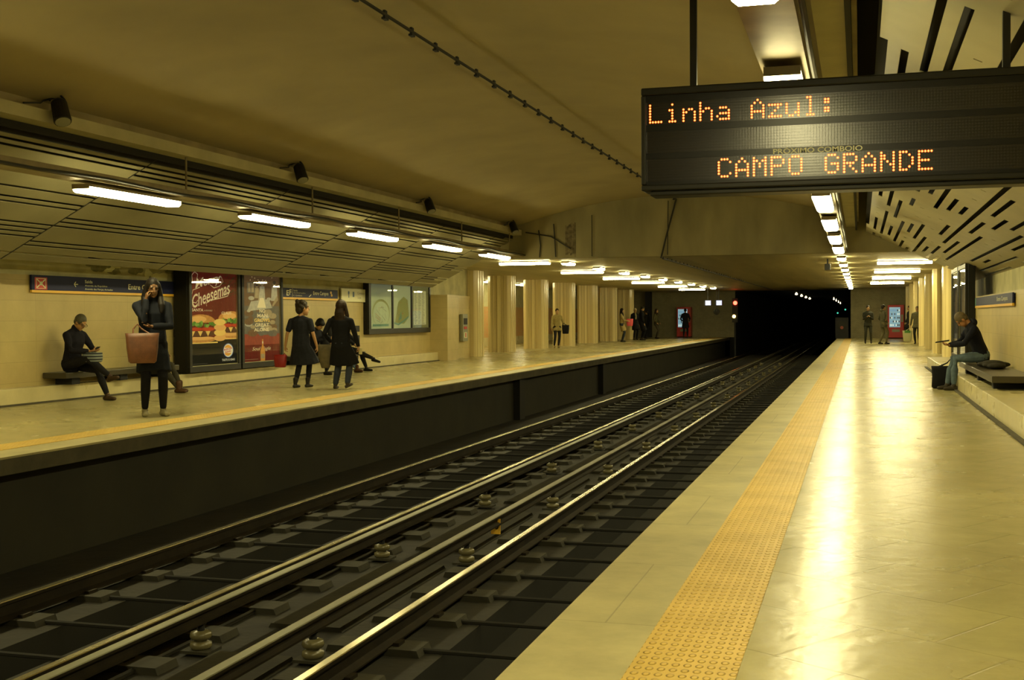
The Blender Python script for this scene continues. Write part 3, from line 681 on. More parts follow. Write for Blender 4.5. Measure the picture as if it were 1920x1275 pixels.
def poster_dim(m, W_, H_): rect(m, 0, W_, 0, H_, .001, PI['grey']); disc(m, W_/2, H_*.6, W_*.3, H_*.2, .002, PI['tan']); rect(m, .2*W_, .8*W_, .15*H_, .25*H_, .002, PI['smoke'])
ad_panel(27.75, 1.85, poster_dim, 'black-framed advertising panel edge-on behind the seated reader', 2.08, -1, dep=.165)
ad_panel(29.75, 1.85, poster_dim, 'black-framed advertising panel edge-on, next to the marble column', 2.08, -1, dep=.165)

# map case
def map_case():
    e = empty('map_case', (-12.1, 28.2, .84), 'wall-mounted black case with two city maps and a timetable', 'map case')
    mp = lambda u, v, n: (n, u, v); Wd, Hh = 4.55, 1.32
    MB(mp).box(0, Wd, 0, Hh, 0, .12).build('housing', 'blackmetal', e, bevel=.01)
    MB(mp).box(0, Wd, 0, .14, .12, .16).build('sill', 'charcoal', e, bevel=.01)
    f = MB(mp)
    for a in ((0, .14), (1.60, 1.68), (3.02, 3.10), (4.45, 4.55)): f.box(a[0], a[1], .14, Hh, .12, .16)
    f.box(0, Wd, Hh-.03, Hh, .12, .16); f.build('frame', 'blackmetal', e)
    paper = mat('pale blue-green map paper', (.52, .60, .46), .5, emit=(.52, .60, .46), es=.10); wht = mat('white map paper', (.66, .68, .50), .5, emit=(.66, .68, .5), es=.10)
    l1 = mat('map teal ink', (.22, .42, .36), .5); l2 = mat('map olive ink', (.42, .46, .28), .5); l3 = mat('map red ink', (.55, .2, .1), .5); l4 = mat('map grey ink', (.30, .33, .26), .5)
    mats_ = [paper, wht, l1, l2, l3, l4]; rr = random.Random(4)
    m = MB(mp); rect(m, .14, 1.60, .14, Hh-.03, .125, 0)
    disc(m, .88, .55, .60, .36, .127, 3); disc(m, .88, .52, .55, .33, .1275, 0); rect(m, .3, 1.4, .20, .26, .1277, 2)
    for k in range(16): 
        a = rr.random()*6.28; ribbon(m, [(.88+.4*cos(a), .5+.22*sin(a)), (.88+.3*cos(a+.5)*rr.random(), .5+.2*sin(a+.7))], .012, .128+.0001*k, 4 if k % 5 == 0 else 5)
    m.build('map_sheet', mats_, e)
    m = MB(mp); rect(m, 1.68, 3.02, .14, Hh-.03, .125, 0)
    m.add([(1.85, .3, .127), (2.5, .25, .127), (2.9, .45, .127), (2.8, .9, .127), (2.5, 1.0, .127), (2.1, .85, .127)], [(0, 1, 2, 3, 4, 5)], 3)
    ribbon(m, [(1.8, .28), (2.1, .24), (2.5, .34), (2.85, .45)], .05, .1275, 2); m.add([(2.1, .35, .128), (2.35, .4, .128), (2.3, .6, .128)], [(0, 1, 2)], 2)
    for k in range(16): x, y = 1.95+.8*rr.random(), .35+.5*rr.random(); ribbon(m, [(x, y), (x+.15*rr.random(), y+.12*rr.random())], .012, .129+.0001*k, 4 if k % 5 == 0 else 5)
    m.build('map_sheet', mats_, e)
    m = MB(mp); rect(m, 3.10, 4.45, .14, Hh-.03, .125, 5); rect(m, 3.25, 4.25, .22, Hh-.14, .127, 1)
    for r_ in range(22):
        for c_ in range(3): rect(m, 3.32+.3*c_, 3.32+.3*c_+.12+.1*rr.random(), .26+.042*r_, .275+.042*r_, .128, 5)
    m.build('timetable', mats_, e)
    MB(mp).add([(.14, .14, .15), (4.45, .14, .15), (4.45, Hh-.03, .15), (.14, Hh-.03, .15)], [(0, 1, 2, 3)]).build('glass', 'glass', e, recalc=False)
map_case()
hp = empty('help_point', (-11.98, 35.5, .52), 'grey emergency help point on the wall by the marble pier', 'help point')
MB().box(0, .10, 0, .5, 0, .85).build('housing', 'greypanel', hp, bevel=.01); MB().box(.1, .11, .08, .42, .52, .72).build('screen', 'black', hp)
MB().box(.1, .11, .1, .38, .38, .46).build('red_label', 'signred', hp); MB().box(.1, .112, .1, .38, .1, .28).build('notice', 'white', hp); MB().box(.112, .115, .2, .28, .12, .26).build('red_pictogram', 'signred', hp)
# benches
def bench(x0, x1, y0, y1, label):
    e = empty('bench', ((x0+x1)/2, (y0+y1)/2, .25), label, 'bench'); hx, hy = (x1-x0)/2, (y1-y0)/2
    MB().box(-hx, hx, -hy, hy, .10, .19).build('seat', 'bench', e, bevel=.01)
    for k in (-.8, 0, .8): MB().box(-hx+.06, hx-.06, hy*k-.1, hy*k+.1, 0, .10).build('support', 'black', e)
bench(-12.08, -11.66, 15.72, 18.9, 'dark stone bench along the advertising wall under the station name sign')
bench(-12.08, -11.66, 23.3, 27.3, 'dark stone bench along the wall between the bottle poster and the map case')
bench(1.68, 2.24, 17.0, 22.4, 'dark stone bench on the near platform plinth')

# ------------------------------------------------------------------ hanging display
def display():
    y = 7.15; x0, x1, z0, z1 = -1.26, 1.05, 2.005, 2.62
    e = empty('hanging_display', (x0, y, z0), 'black hanging LED display with orange dot-matrix text', 'display')
    W_, H_ = x1-x0, z1-z0
    MB().box(0, W_, .03, .22, 0, H_).build('housing', 'blackmetal', e, bevel=.012)
    f = MB(); f.box(0, W_, 0, .03, 0, .035); f.box(0, W_, 0, .03, H_-.045, H_); f.box(0, .03, 0, .03, .035, H_-.045); f.box(W_-.03, W_, 0, .03, .035, H_-.045)
    f.box(.05, W_, .02, .20, -.03, 0); f.build('frame', 'charcoal', e, bevel=.008)
    # face with unlit dots (procedural grid) and bars between rows
    m = bpy.data.materials.new('dot matrix face'); m.use_nodes = True; nt = m.node_tree; b = nt.nodes['Principled BSDF']; N = nt.nodes.new; L = nt.links.new
    tc = N('ShaderNodeTexCoord'); mp = N('ShaderNodeMapping'); mp.inputs['Scale'].default_value = (60, 0, 60); v = N('ShaderNodeTexVoronoi'); v.inputs['Randomness'].default_value = 0; v.inputs['Scale'].default_value = 1
    L(tc.outputs['Object'], mp.inputs[0]); L(mp.outputs[0], v.inputs['Vector'])
    r = N('ShaderNodeValToRGB'); r.color_ramp.elements[0].position = .22; r.color_ramp.elements[1].position = .34; r.color_ramp.elements[0].color = (.028, .022, .015, 1); r.color_ramp.elements[1].color = (.006, .005, .004, 1)
    L(v.outputs['Distance'], r.inputs[0]); L(r.outputs[0], b.inputs['Base Color']); b.inputs['Roughness'].default_value = .24; b.inputs['Specular IOR Level'].default_value = .8
    bp = N('ShaderNodeBump'); bp.inputs['Strength'].default_value = .12; bp.inputs['Distance'].default_value = .002; bp.invert = True; L(v.outputs['Distance'], bp.inputs['Height']); L(bp.outputs[0], b.inputs['Normal'])
    rows = [(.395, .53), (.225, .355), (.055, .19)]
    fa = MB()
    for a, c in rows: fa.box(.03, W_-.03, .022, .03, a, c)
    fa.build('dot_panel', m, e)
    bars = MB().box(.03, W_-.03, .018, .03, .53, H_-.045); bars.box(.03, W_-.03, .018, .03, .355, .395); bars.box(.03, W_-.03, .018, .03, .19, .225); bars.box(.03, W_-.03, .018, .03, .035, .055)
    bars.build('bar', mat('satin black bar', (.006, .0055, .005), .32, spec=.4), e)
    F = {'L': '1000010000100001000010000100001111 1'.replace(' ', ''), 'i': '00100000000110000100001000010001110', 'n': '00000000001011011001100011000110001', 'h': '10000100001011011001100011000110001',
         'a': '00000000000111000001011111000101111', 'A': '01110100011000111111100011000110001', 'z': '00000000001111100010001000100011111', 'u': '00000000001000110001100011001101101', 'l': '01100001000010000100001000010001110',
         ':': '00000011000110000000011000110000000', 'C': '01110100011000010000100001000101110', 'M': '10001110111010110101100011000110001', 'P': '11110100011000111110100001000010000', 'O': '01110100011000110001100011000101110',
         'G': '01110100011000010111100011000101110', 'R': '11110100011000111110101001001010001', 'N': '10001110011100110101100111000110001', 'D': '11100100101000110001100011001011100', 'E': '11111100001000011110100001000011111', ' ': '0'*35}
    F['L'] = '10000100001000010000100001000011111'; F['A'] = '00100010101000110001111111000110001'; F['a'] = '00000000000111000001011111000101111'
    F['n'] = '00000000001011011001100011000110001'
    lit = mat('lit orange diode', (1, .3, .05), .4, emit=(1.0, .10, .012), es=2.6); core = mat('hot diode core', (1, .6, .2), .4, emit=(1.0, .42, .12), es=3.2)
    p = .0167
    def line(s, u0, v0, cw, nm):
        for i, ch in enumerate(s):
            if ch == ' ': continue
            t = MB()
            for r_ in range(7):
                for c_ in range(5):
                    if F[ch][r_*5+c_] == '1':
                        u = u0+i*cw+c_*p; vv = v0+(6-r_)*p
                        for (rr_, mi, yy) in ((.0072, 0, .0215), (.0040, 1, .021)):
                            t.add([(u+rr_*cos(k*pi/4+.3), yy, vv+rr_*1.05*sin(k*pi/4+.3)) for k in range(8)], [tuple(range(8))], mi)
            t.build(nm, [lit, core], e)
    line('Linha Azul:', .052, .411, .1000, 'lit_letter'); line('CAMPO GRANDE', .460, .072, .1020, 'lit_letter')
    t = MB(lambda u, v, n: (u, .018-n, v)); text(t, 'PRÓXIMO COMBOIO', .775, 1.275, .19, .228, .001, 0, bold=.012)
    t.build('lettering', mat('pale grey lettering', (.95, .93, .9), .9, spec=.1), e)
    for u in (.30, 2.05): MB().box(u-.02, u+.02, .10, .14, H_, 1.62).build('hanger_post', 'charcoal', e)
display()

# ------------------------------------------------------------------ far end equipment
def vending(x, y, label):
    e = empty('vending_machine', (x, y, 0), label, 'vending machine')
    MB().box(-.42, .42, -.35, .4, .05, 1.83).build('cabinet', 'red', e, bevel=.02)
    MB().box(-.34, .22, -.37, -.35, .62, 1.70).build('window', mat('lit drinks window', (.1, .2, .3), .3, emit=(.18, .30, .33), es=1.0), e)
    b = MB(); rr = random.Random(2)
    for r_ in range(5):
        for c_ in range(7): b.box(-.31+.075*c_, -.26+.075*c_, -.38, -.37, .68+.2*r_, .78+.2*r_, rr.randint(0, 2))
    b.build('bottles', [mat('pale bottle', (.6, .6, .5), .3, emit=(.5, .6, .55), es=1), mat('blue bottle', (.1, .25, .4), .3, emit=(.1, .2, .3), es=1), mat('dark bottle', (.05, .05, .05), .3)], e)
    MB().box(-.2, .2, -.365, -.35, .36, .50).build('delivery_slot', 'greypanel', e); MB().box(.27, .37, -.365, -.35, .9, 1.3).build('coin_panel', 'greypanel', e); MB().box(-.4, .4, -.3, .38, 0, .05).build('base', 'black', e)
vending(1.88, 68.5, 'red drinks vending machine against the near platform end wall')
vending(-10.15, 72.4, 'red drinks vending machine at the far end of the platform across the tracks')
def monitor(x, label):
    e = empty('platform_monitor', (x, 66.5, ZL), label, 'monitor', 'monitors hanging by the tunnel mouth')
    MB().box(-.20, .20, 0, .3, -.92, -.62).build('housing', 'black', e); MB().box(-.12, .18, -.012, 0, -.90, -.64).build('screen', 'screenlit', e); MB().box(-.02, .02, .1, .14, -.62, 0).build('pole', 'charcoal', e)
monitor(-8.05, 'lit driver monitor hanging further from the tunnel mouth'); monitor(-7.45, 'lit driver monitor hanging beside the red signal')
sg = empty('track_signal', (-6.95, 70.5, 0), 'track signal post with glowing red and amber lights', 'signal')
MB().box(-.05, .05, .0, .1, -1.15, 2.2).build('post', 'black', sg); MB().box(-.16, .16, -.05, 0, .9, 2.3).build('head', 'black', sg)
MB().lathe([(0, 0), (.115, 0), (.115, .02), (0, .02)], seg=14).build('red_lens', 'redlit', sg).matrix_basis = Matrix.Translation((.02, -.08, 2.03)) @ Matrix.Rotation(pi/2, 4, 'X')
MB().lathe([(0, 0), (.10, 0), (.10, .02), (0, .02)], seg=14).build('amber_lens', 'amberlit', sg).matrix_basis = Matrix.Translation((-.05, -.08, 1.25)) @ Matrix.Rotation(pi/2, 4, 'X')
mr = empty('convex_mirror', (-7.75, 68.2, ZL), 'round dark convex mirror hanging left of the tunnel mouth', 'mirror')
MB().lathe([(0, 0), (.16, .01), (.18, .03), (0, .05)], seg=16).build('disc', 'charcoal', mr).matrix_basis = Matrix.Translation((0, 0, -1.25)) @ Matrix.Rotation(pi/2, 4, 'X')
MB().box(-.015, .015, .0, .03, -1.2, 0).build('pole', 'charcoal', mr)
bulb0 = None
for i, (x, y, z) in enumerate([(-3.85, 78, 2.6), (-3.85, 85, 2.6), (-3.85, 92, 2.6), (-3.85, 99, 2.6), (-2.0, 100, 2.55), (-2.0, 110, 2.55), (-2.0, 122, 2.55), (-2.0, 134, 2.55)]):
    r = .075 if i < 4 else .05
    o = MB().lathe([(0, 0), (r, .02), (r*1.2, .07), (r*.6, .14), (.02, ZL-z), (0, ZL-z)], seg=10).build('tunnel_lamp', mat('lit tunnel bulb', (1, .9, .6), .3, emit=(1, .82, .45), es=5))
    o.location = (x, y, z-.02); tag(o, f'small lit bulb deep in the tunnel, {ORD[i % 4]} of the ' + ('bright middle run' if i < 4 else 'faint run by the wall'), 'tunnel lamp', 'tunnel lamps')
for i, (x, y, z) in enumerate(((-1.5, 88, 1.45), (-1.0, 90, 1.7))):
    o = MB().lathe([(0, 0), (.06, .0), (.06, .05), (0, .05)], seg=10).build('signal_light', 'greenlit'); o.matrix_basis = Matrix.Translation((x, y, z)) @ Matrix.Rotation(pi/2, 4, 'X')
    tag(o, 'faint green signal light in the tunnel, ' + ('lower one' if i == 0 else 'higher one by the end wall'), 'signal light')
hr = empty('hose_reel', (-.95, 68.8, 0), 'dark reel cabinet with reddish hub beside the tunnel mouth', 'hose reel')
MB().box(-.35, .35, 0, .3, 0, 1.15).build('cabinet', 'black', hr); MB().lathe([(0, 0), (.26, 0), (.26, .03), (0, .03)], seg=18).build('reel', 'charcoal', hr).matrix_basis = Matrix.Translation((0, -.01, .72)) @ Matrix.Rotation(pi/2, 4, 'X')
MB().lathe([(0, 0), (.09, 0), (.09, .02), (0, .02)], seg=12).build('hub', mat('faded red hub', (.3, .07, .04), .6), hr).matrix_basis = Matrix.Translation((0, -.05, .60)) @ Matrix.Rotation(pi/2, 4, 'X')
tag(MB().box(-16.11, -16.06, 44, 46, 1.9, 2.3).build('hall_sign', 'black'), 'small black sign on the side hall wall', 'sign')
bp = empty('camera_box', (-.82, 33.0, ZL), 'dark surveillance camera hanging beside the near lamp row', 'camera')
MB().box(-.07, .07, -.15, .15, -.30, -.14).build('housing', 'blackmetal', bp); MB().box(-.02, .02, -.02, .02, -.14, 0).build('bracket', 'black', bp)

# ------------------------------------------------------------------ people
def chain(mb, pts, rad, side=None, seg=12, flat=False):
    """closed tapered limb: rad entries r or (r_side, r_depth)"""
    pts = [Vector(p) for p in pts]; n = len(pts); rad = [r if hasattr(r, '__len__') else (r, r) for r in rad]
    rings = []
    d0 = (pts[1]-pts[0]).normalized(); d1 = (pts[-1]-pts[-2]).normalized()
    def add(p, d, r):
        a = Vector(side) if side is not None else (Vector((0, 0, 1)) if abs(d.z) < .8 else Vector((1, 0, 0)))
        a = (a-d*a.dot(d)).normalized(); b = d.cross(a)
        rings.append([p+a*cos(2*pi*k/seg)*r[0]+b*sin(2*pi*k/seg)*r[1] for k in range(seg)])
    for t in ((.12,) if flat else (1.0, .6)): 
        q = sqrt(max(0.0001, 1-t*t*.98)); m = min(rad[0]); add(pts[0]-d0*m*t*.9, d0, (rad[0][0]*q, rad[0][1]*q))
    for i in range(n):
        d = (pts[min(i+1, n-1)]-pts[max(i-1, 0)]).normalized(); add(pts[i], d, rad[i])
    for t in (.6, 1.0):
        q = sqrt(max(0.0001, 1-t*t*.98)); m = min(rad[-1]); add(pts[-1]+d1*m*t*.9, d1, (rad[-1][0]*q, rad[-1][1]*q))
    vs = [v for r in rings for v in r]; R_ = len(rings)
    fs = [(i*seg+k, i*seg+(k+1) % seg, (i+1)*seg+(k+1) % seg, (i+1)*seg+k) for i in range(R_-1) for k in range(seg)] + [tuple(range(seg))[::-1], tuple(range((R_-1)*seg, R_*seg))]
    mb.add(vs, fs)
def ell(mb, c, r, R=None, seg=14):
    c = Vector(c); R = R or Matrix.Identity(3); vs = []; rings = 9
    for i in range(rings):
        t = -pi/2+pi*(i+.25)/(rings-.5)
        for k in range(seg): vs.append(c+R@Vector((r[0]*cos(t)*cos(2*pi*k/seg), r[1]*cos(t)*sin(2*pi*k/seg), r[2]*sin(t))))
    fs = [(i*seg+k, i*seg+(k+1) % seg, (i+1)*seg+(k+1) % seg, (i+1)*seg+k) for i in range(rings-1) for k in range(seg)] + [tuple(range(seg))[::-1], tuple(range((rings-1)*seg, rings*seg))]
    mb.add(vs, fs)
def blob(mb, name, mats, parent, vox, smooth=3, paint=None):
    """fuse the closed pieces into one continuous skin"""
    o = mb.build(name, mats, None)
    r = o.modifiers.new('r', 'REMESH'); r.mode = 'VOXEL'; r.voxel_size = vox; r.use_smooth_shade = True
    if smooth: s = o.modifiers.new('s', 'SMOOTH'); s.iterations = smooth; s.factor = .5
    dg = bpy.context.evaluated_depsgraph_get(); dg.update()
    me = bpy.data.meshes.new_from_object(o.evaluated_get(dg)); old = o.data; o.modifiers.clear(); o.data = me; bpy.data.meshes.remove(old)
    me.materials.clear()
    for m in (mats if isinstance(mats, (list, tuple)) else [mats]): me.materials.append(M[m] if isinstance(m, str) else m)
    for p in me.polygons: p.use_smooth = True; p.material_index = paint(p.center) if paint else 0
    o.parent = parent; return o
def ik(a, c, l1, l2, pole):
    a, c, pole = Vector(a), Vector(c), Vector(pole); d = c-a; L_ = d.length
    if L_ > (l1+l2)*.995: c = a+d*((l1+l2)*.995/L_); d = c-a; L_ = d.length
    u = d/L_; x = (l1*l1-l2*l2+L_*L_)/(2*L_); h = sqrt(max(0, l1*l1-x*x)); q = (pole-u*pole.dot(u))
    q = q.normalized() if q.length > 1e-4 else Vector((0, 1, 0))
    return a+u*x+q*h, c
_cl = {}
def cloth(c, rough=.85):
    k = (c, rough)
    if k not in _cl: _cl[k] = mat('cloth %d' % len(_cl), c, rough, noise=.25, nscale=20, bump=.15, bscale=120, spec=.2)
    return _cl[k]
def person(pos, face, H, label, hands, feet, pelvis=(0, 0, .93), lean=0, head=(0, 0), skin=(.42, .24, .13), top=(.01, .01, .014), hem=.55, sleeve=1.0, pants=(.012, .012, .014),
           shoes=(.02, .015, .012), hair=('short', (.02, .015, .012)), elbows=((-.5, -.6, -.5), (.5, -.6, -.5)), knees=((0, 1, .05), (0, 1, .05)), vox=.014, toes=None, wide=1.0, twist=0, flare=0, fingers=True, collar=None, boots=0, glasses=False, hood=False, inner=None, group=None, hs=1.0):
    """local frame: +Y forward, +X the person's right, Z up, in metres for a 1.75 m person, scaled to H"""
    s = H/1.75; f = Vector((face[0], face[1], 0)).normalized(); ang = atan2(-f.x, f.y)
    e = empty('person', pos, label, 'person', group, ang); e.scale = (s, s, s)
    P = Vector(pelvis); R = Matrix.Rotation(-lean, 3, 'X') @ Matrix.Rotation(twist, 3, 'Z')
    up_ = lambda x, y, z: P+R@Vector((x, y, z))
    chest = up_(0, .0, .36); neck = up_(0, -.005, .55); shl = [up_(-.18*wide, -.01, .455), up_(.18*wide, -.01, .455)]
    HR = R @ Matrix.Rotation(head[1], 3, 'Z') @ Matrix.Rotation(-head[0], 3, 'X') * hs
    hc = neck + R@Vector((0, .015, .05)) + HR@Vector((0, .025, .09))
    hip = [P+Vector((-.095, 0, -.02)), P+Vector((.095, 0, -.02))]
    arms = []; 
    for i in range(2):
        el, wr_ = ik(shl[i], hands[i][:3], .29, .255, elbows[i]); arms.append((shl[i], el, wr_))
    legs = []
    for i in range(2):
        ft = Vector(feet[i][:3]); kn, an = ik(hip[i], ft+Vector((0, 0, .085)), .44, .43, knees[i]); legs.append((hip[i], kn, an))
    side = R@Vector((1, 0, 0))
    # --- body
    b = MB()
    chain(b, [P+Vector((0, 0, -.03)), up_(0, 0, .08), up_(0, .0, .20), up_(0, .01, .36), up_(0, 0, .46), up_(0, -.005, .51)], [(.15*wide, .10), (.14*wide, .10), (.125*wide, .09), (.15*wide, .11), (.14*wide, .085), (.06, .06)], side)
    chain(b, [shl[0], up_(0, -.005, .475), shl[1]], [.040, .058, .040])
    chain(b, [up_(0, -.005, .47), neck, hc-HR@Vector((0, .02, .05))], [.058, .052, .052])
    ell(b, hc+HR@Vector((0, -.012, .02)), (.074, .092, .098), HR); ell(b, hc+HR@Vector((0, .028, -.045)), (.056, .062, .072), HR); ell(b, hc+HR@Vector((0, .062, -.092)), (.026, .022, .02), HR)
    chain(b, [hc+HR@Vector((0, .082, .015)), hc+HR@Vector((0, .097, -.022))], [.011, .015]); 
    for q in (-1, 1): ell(b, hc+HR@Vector((q*.074, -.005, -.012)), (.012, .020, .030), HR); ell(b, hc+HR@Vector((q*.03, .070, .028)), (.022, .014, .010), HR)
    ell(b, hc+HR@Vector((0, .082, -.058)), (.024, .012, .010), HR)
    for i in range(2):
        a, el, wr_ = arms[i]; chain(b, [a, a.lerp(el, .5), el, el.lerp(wr_, .3), wr_], [.042, .040, .035, .036, .025])
        d = Vector(hands[i][3:6]) if len(hands[i]) > 3 else (wr_-el); d = d.normalized()
        pn = Vector(hands[i][6:9]) if len(hands[i]) > 6 else Vector((1 if i == 0 else -1, 0, 0))       # palm direction
        pn = (pn-d*pn.dot(d)); pn = pn.normalized() if pn.length > .01 else d.orthogonal().normalized(); sd = d.cross(pn)
        curl = hands[i][9] if len(hands[i]) > 9 else .5
        palm = wr_+d*.075; chain(b, [wr_, wr_+d*.03, palm], [(.022, .028), (.016, .038), (.014, .042)], pn)
        if fingers:
            for q in range(4):
                st_ = palm+sd*(-.030+.020*q); ln = (.068, .078, .072, .056)[q]; d1 = (d*cos(curl*.6)+pn*sin(curl*.6)); d2 = (d*cos(curl*1.8)+pn*sin(curl*1.8)); k1 = st_+d1*ln*.5
                chain(b, [st_-d*.01, st_+d1*ln*.25, k1, k1+d2*ln*.5], [.0088, .0084, .008, .0066], seg=8)
            tsd = -sd if i == 1 else -sd; t0 = wr_+d*.03+tsd*.022; t1 = t0+(d*.6+tsd*.7+pn*.3).normalized()*.04; t2 = t1+(d*.9+tsd*.1+pn*.5).normalized()*.032
            chain(b, [t0, t1, t2], [.012, .0095, .0075], seg=8)
        else: chain(b, [palm, palm+d*.05+pn*.02], [(.014, .036), (.012, .028)], pn)
        hp_, kn, an = legs[i]; chain(b, [hp_, hp_.lerp(kn, .5), kn, kn.lerp(an, .35), an], [.078, .066, .05, .05, .034])
        td = Vector(toes[i]).normalized() if toes else Vector((0, 1, 0)); ft = Vector(an)-Vector((0, 0, .085)) if not len(feet[i]) > 3 else Vector(an)-Vector(feet[i][3:6])*.085
        chain(b, [an, an.lerp(ft, .5)-td*.02, ft+Vector((0, 0, .03))+td*.09], [.032, .034, .028])
    lipm = mat('lips', tuple(c*.6 for c in skin), .5) if vox < .012 else None
    sk = mat('skin', skin, .5, noise=.1, nscale=12)
    inv = HR.inverted()
    def paint(c):
        l = inv@(Vector(c)-hc)
        if l.y > .045:
            if abs(abs(l.x)-.031) < .013 and abs(l.z-.008) < .006: return 1
            if abs(l.x) < .022 and abs(l.z+.056) < .006: return 2
            if abs(abs(l.x)-.031) < .018 and abs(l.z-.033) < .004: return 1
        return 0
    if vox < .012: body = blob(b, 'body', [sk, mat('dark eye', (.02, .015, .012), .3), lipm], e, vox*.75, 2, paint)
    else: body = blob(b, 'body', [sk], e, vox, 2)
    # --- top garment with sleeves and hem
    g = MB(); k = 1.0
    zt = .93-hem if pelvis[2] > .8 else 0
    pr = [(.172*wide, .125), (.165*wide, .120), (.155*wide, .112), (.175*wide, .130), (.168*wide, .105), (.075, .07)]
    pts = [P+Vector((0, 0, -.05)), up_(0, 0, .08), up_(0, .0, .20), up_(0, .01, .36), up_(0, -.002, .465), up_(0, -.008, .515)]
    if hem < .9 and pelvis[2] > .8:
        mid = (Vector(legs[0][1])+Vector(legs[1][1]))/2; t_ = (.90-hem)/.45
        low = P.lerp(Vector((mid.x, mid.y, P.z-.45)), min(t_, 1.3)); wid = .17+.09*t_*(1+flare)
        pts = [low, P.lerp(low, .5)] + pts; pr = [(wid*wide, .15*(1+flare*.6)), ((wid+.17)/2*wide, .14)] + pr
    chain(g, pts, pr, side, flat=hem < .9 and pelvis[2] > .8); chain(g, [shl[0], up_(0, -.008, .468), shl[1]], [.058, .074, .058])
    for q in (-1, 1): chain(g, [up_(q*.165*wide, -.01, .462), up_(q*.09*wide, -.01, .495), up_(q*.03, -.01, .525)], [.052, .054, .052])
    if hood: ell(g, neck+R@Vector((0, -.07, .0)), (.10, .06, .07), R)
    if collar: chain(g, [neck-R@Vector((0, 0, .05)), neck+R@Vector((0, 0, .02))], [.078, .07])
    for i in range(2):
        a, el, wr_ = arms[i]; se = .95 if i == 0 else .95
        if sleeve >= 1: chain(g, [a, a.lerp(el, .5), el, el.lerp(wr_, .5), el.lerp(wr_, .93)], [.060, .058, .052, .049, .040])
        else: chain(g, [a, a.lerp(el, .5), a.lerp(el, sleeve*1.6)], [.068, .064, .064])
    blob(g, 'jacket', cloth(top), e, vox, 3)
    if inner:
        q = MB(); chain(q, [up_(0, .085, .22), up_(0, .10, .40), up_(0, .07, .50)], [(.045, .05), (.05, .05), (.04, .04)], side); blob(q, 'scarf', cloth(inner), e, vox, 1)
    # --- trousers
    t = MB(); chain(t, [P+Vector((-.07, 0, 0)), P+Vector((.07, 0, 0))], [.115, .115])
    for i in range(2):
        hp_, kn, an = legs[i]; wd = 1.0 if pants[0:1] == () else 1.0
        pw = 1.18 if len(pants) > 3 else 1.0
        chain(t, [hp_, hp_.lerp(kn, .5), kn, kn.lerp(an, .4), kn.lerp(an, .92)], [.095, .080*pw, .062*pw, .060*pw, .042*pw*pw])
    blob(t, 'trousers', cloth(tuple(pants[:3])), e, vox, 3)
    # --- shoes
    for i in range(2):
        sh = MB(); hp_, kn, an = legs[i]; td = Vector(toes[i]).normalized() if toes else Vector((0, 1, 0)); dn = (Vector(feet[i][3:6]) if len(feet[i]) > 3 else Vector((0, 0, 1))).normalized()
        ft = an-dn*.085; sx = td.cross(dn)
        chain(sh, [an+dn*(.0+boots), an-dn*.02, ft+dn*.045-td*.02], [.042+.006*(boots > 0), .040, (.036, .04)]); chain(sh, [ft+dn*.036-td*.055, ft+dn*.038+td*.04, ft+dn*.030+td*.14], [(.034, .036), (.042, .038), (.036, .028)], sx)
        blob(sh, 'shoe', cloth(shoes, .5), e, vox*.8, 2)
    # --- hair
    h = MB(); kind, hcol = hair
    ell(h, hc+HR@Vector((0, -.024, .032)), (.086, .098, .100), HR)
    if kind == 'short': ell(h, hc+HR@Vector((0, -.05, -.01)), (.076, .06, .075), HR)
    if kind == 'curly':
        for q in range(16): a = q*2.4; ell(h, hc+HR@Vector((.072*cos(a), -.03+.06*sin(a), .01+.006*q)), (.035, .035, .035), HR, 8)
        ell(h, hc+HR@Vector((0, -.055, -.02)), (.08, .06, .08), HR)
    if kind == 'bowl':
        ell(h, hc+HR@Vector((0, .02, .055)), (.088, .078, .05), HR); ell(h, hc+HR@Vector((0, -.045, -.01)), (.084, .062, .08), HR)
        for q in (-1, 1): ell(h, hc+HR@Vector((q*.07, 0, .0)), (.02, .045, .05), HR)
    if kind == 'long':
        for q in (-1, 1): chain(h, [hc+HR@Vector((q*.062, -.01, .05)), hc+HR@Vector((q*.084, -.012, -.03)), hc+HR@Vector((q*.095, .0, -.12)), hc+R@Vector((q*.10, .03, -.22)), hc+R@Vector((q*.095, .055, -.30))], [.03, .034, .042, .044, .022])
        chain(h, [hc+HR@Vector((0, -.06, .04)), hc+HR@Vector((0, -.085, -.08)), hc+R@Vector((0, -.10, -.22)), hc+R@Vector((0, -.12, -.30))], [(.08, .05), (.10, .05), (.12, .045), (.08, .03)], side)
    if kind == 'tail': chain(h, [hc+HR@Vector((0, -.09, .03)), hc+HR@Vector((0, -.13, -.05)), hc+R@Vector((.0, -.14, -.18))], [.03, .035, .02])
    # keep the face clear: hair is the outer shell only, cut in front
    blob(h, 'hair', cloth(hcol, .55), e, vox*.8, 1)
    if glasses:
        gl = MB()
        for q in (-1, 1):
            c0_ = hc+HR@Vector((q*.033, .098, .006)); gl.tube([c0_+HR@Vector((.026*cos(a), 0, .018*sin(a))) for a in [k_*pi/6 for k_ in range(13)]], .0035, 6)
            gl.tube([c0_+HR@Vector((q*.026, 0, .006)), hc+HR@Vector((q*.08, .0, .006))], .003, 6)
        gl.tube([hc+HR@Vector((-.008, .099, .008)), hc+HR@Vector((.008, .099, .008))], .0035, 6); gl.build('glasses', 'black', e)
    e['_'] = 0; del e['_']
    wm = Matrix.Translation(pos) @ Matrix.Rotation(ang, 4, 'Z') @ Matrix.Scale(s, 4)
    return e, (lambda *v: wm@Vector(v))

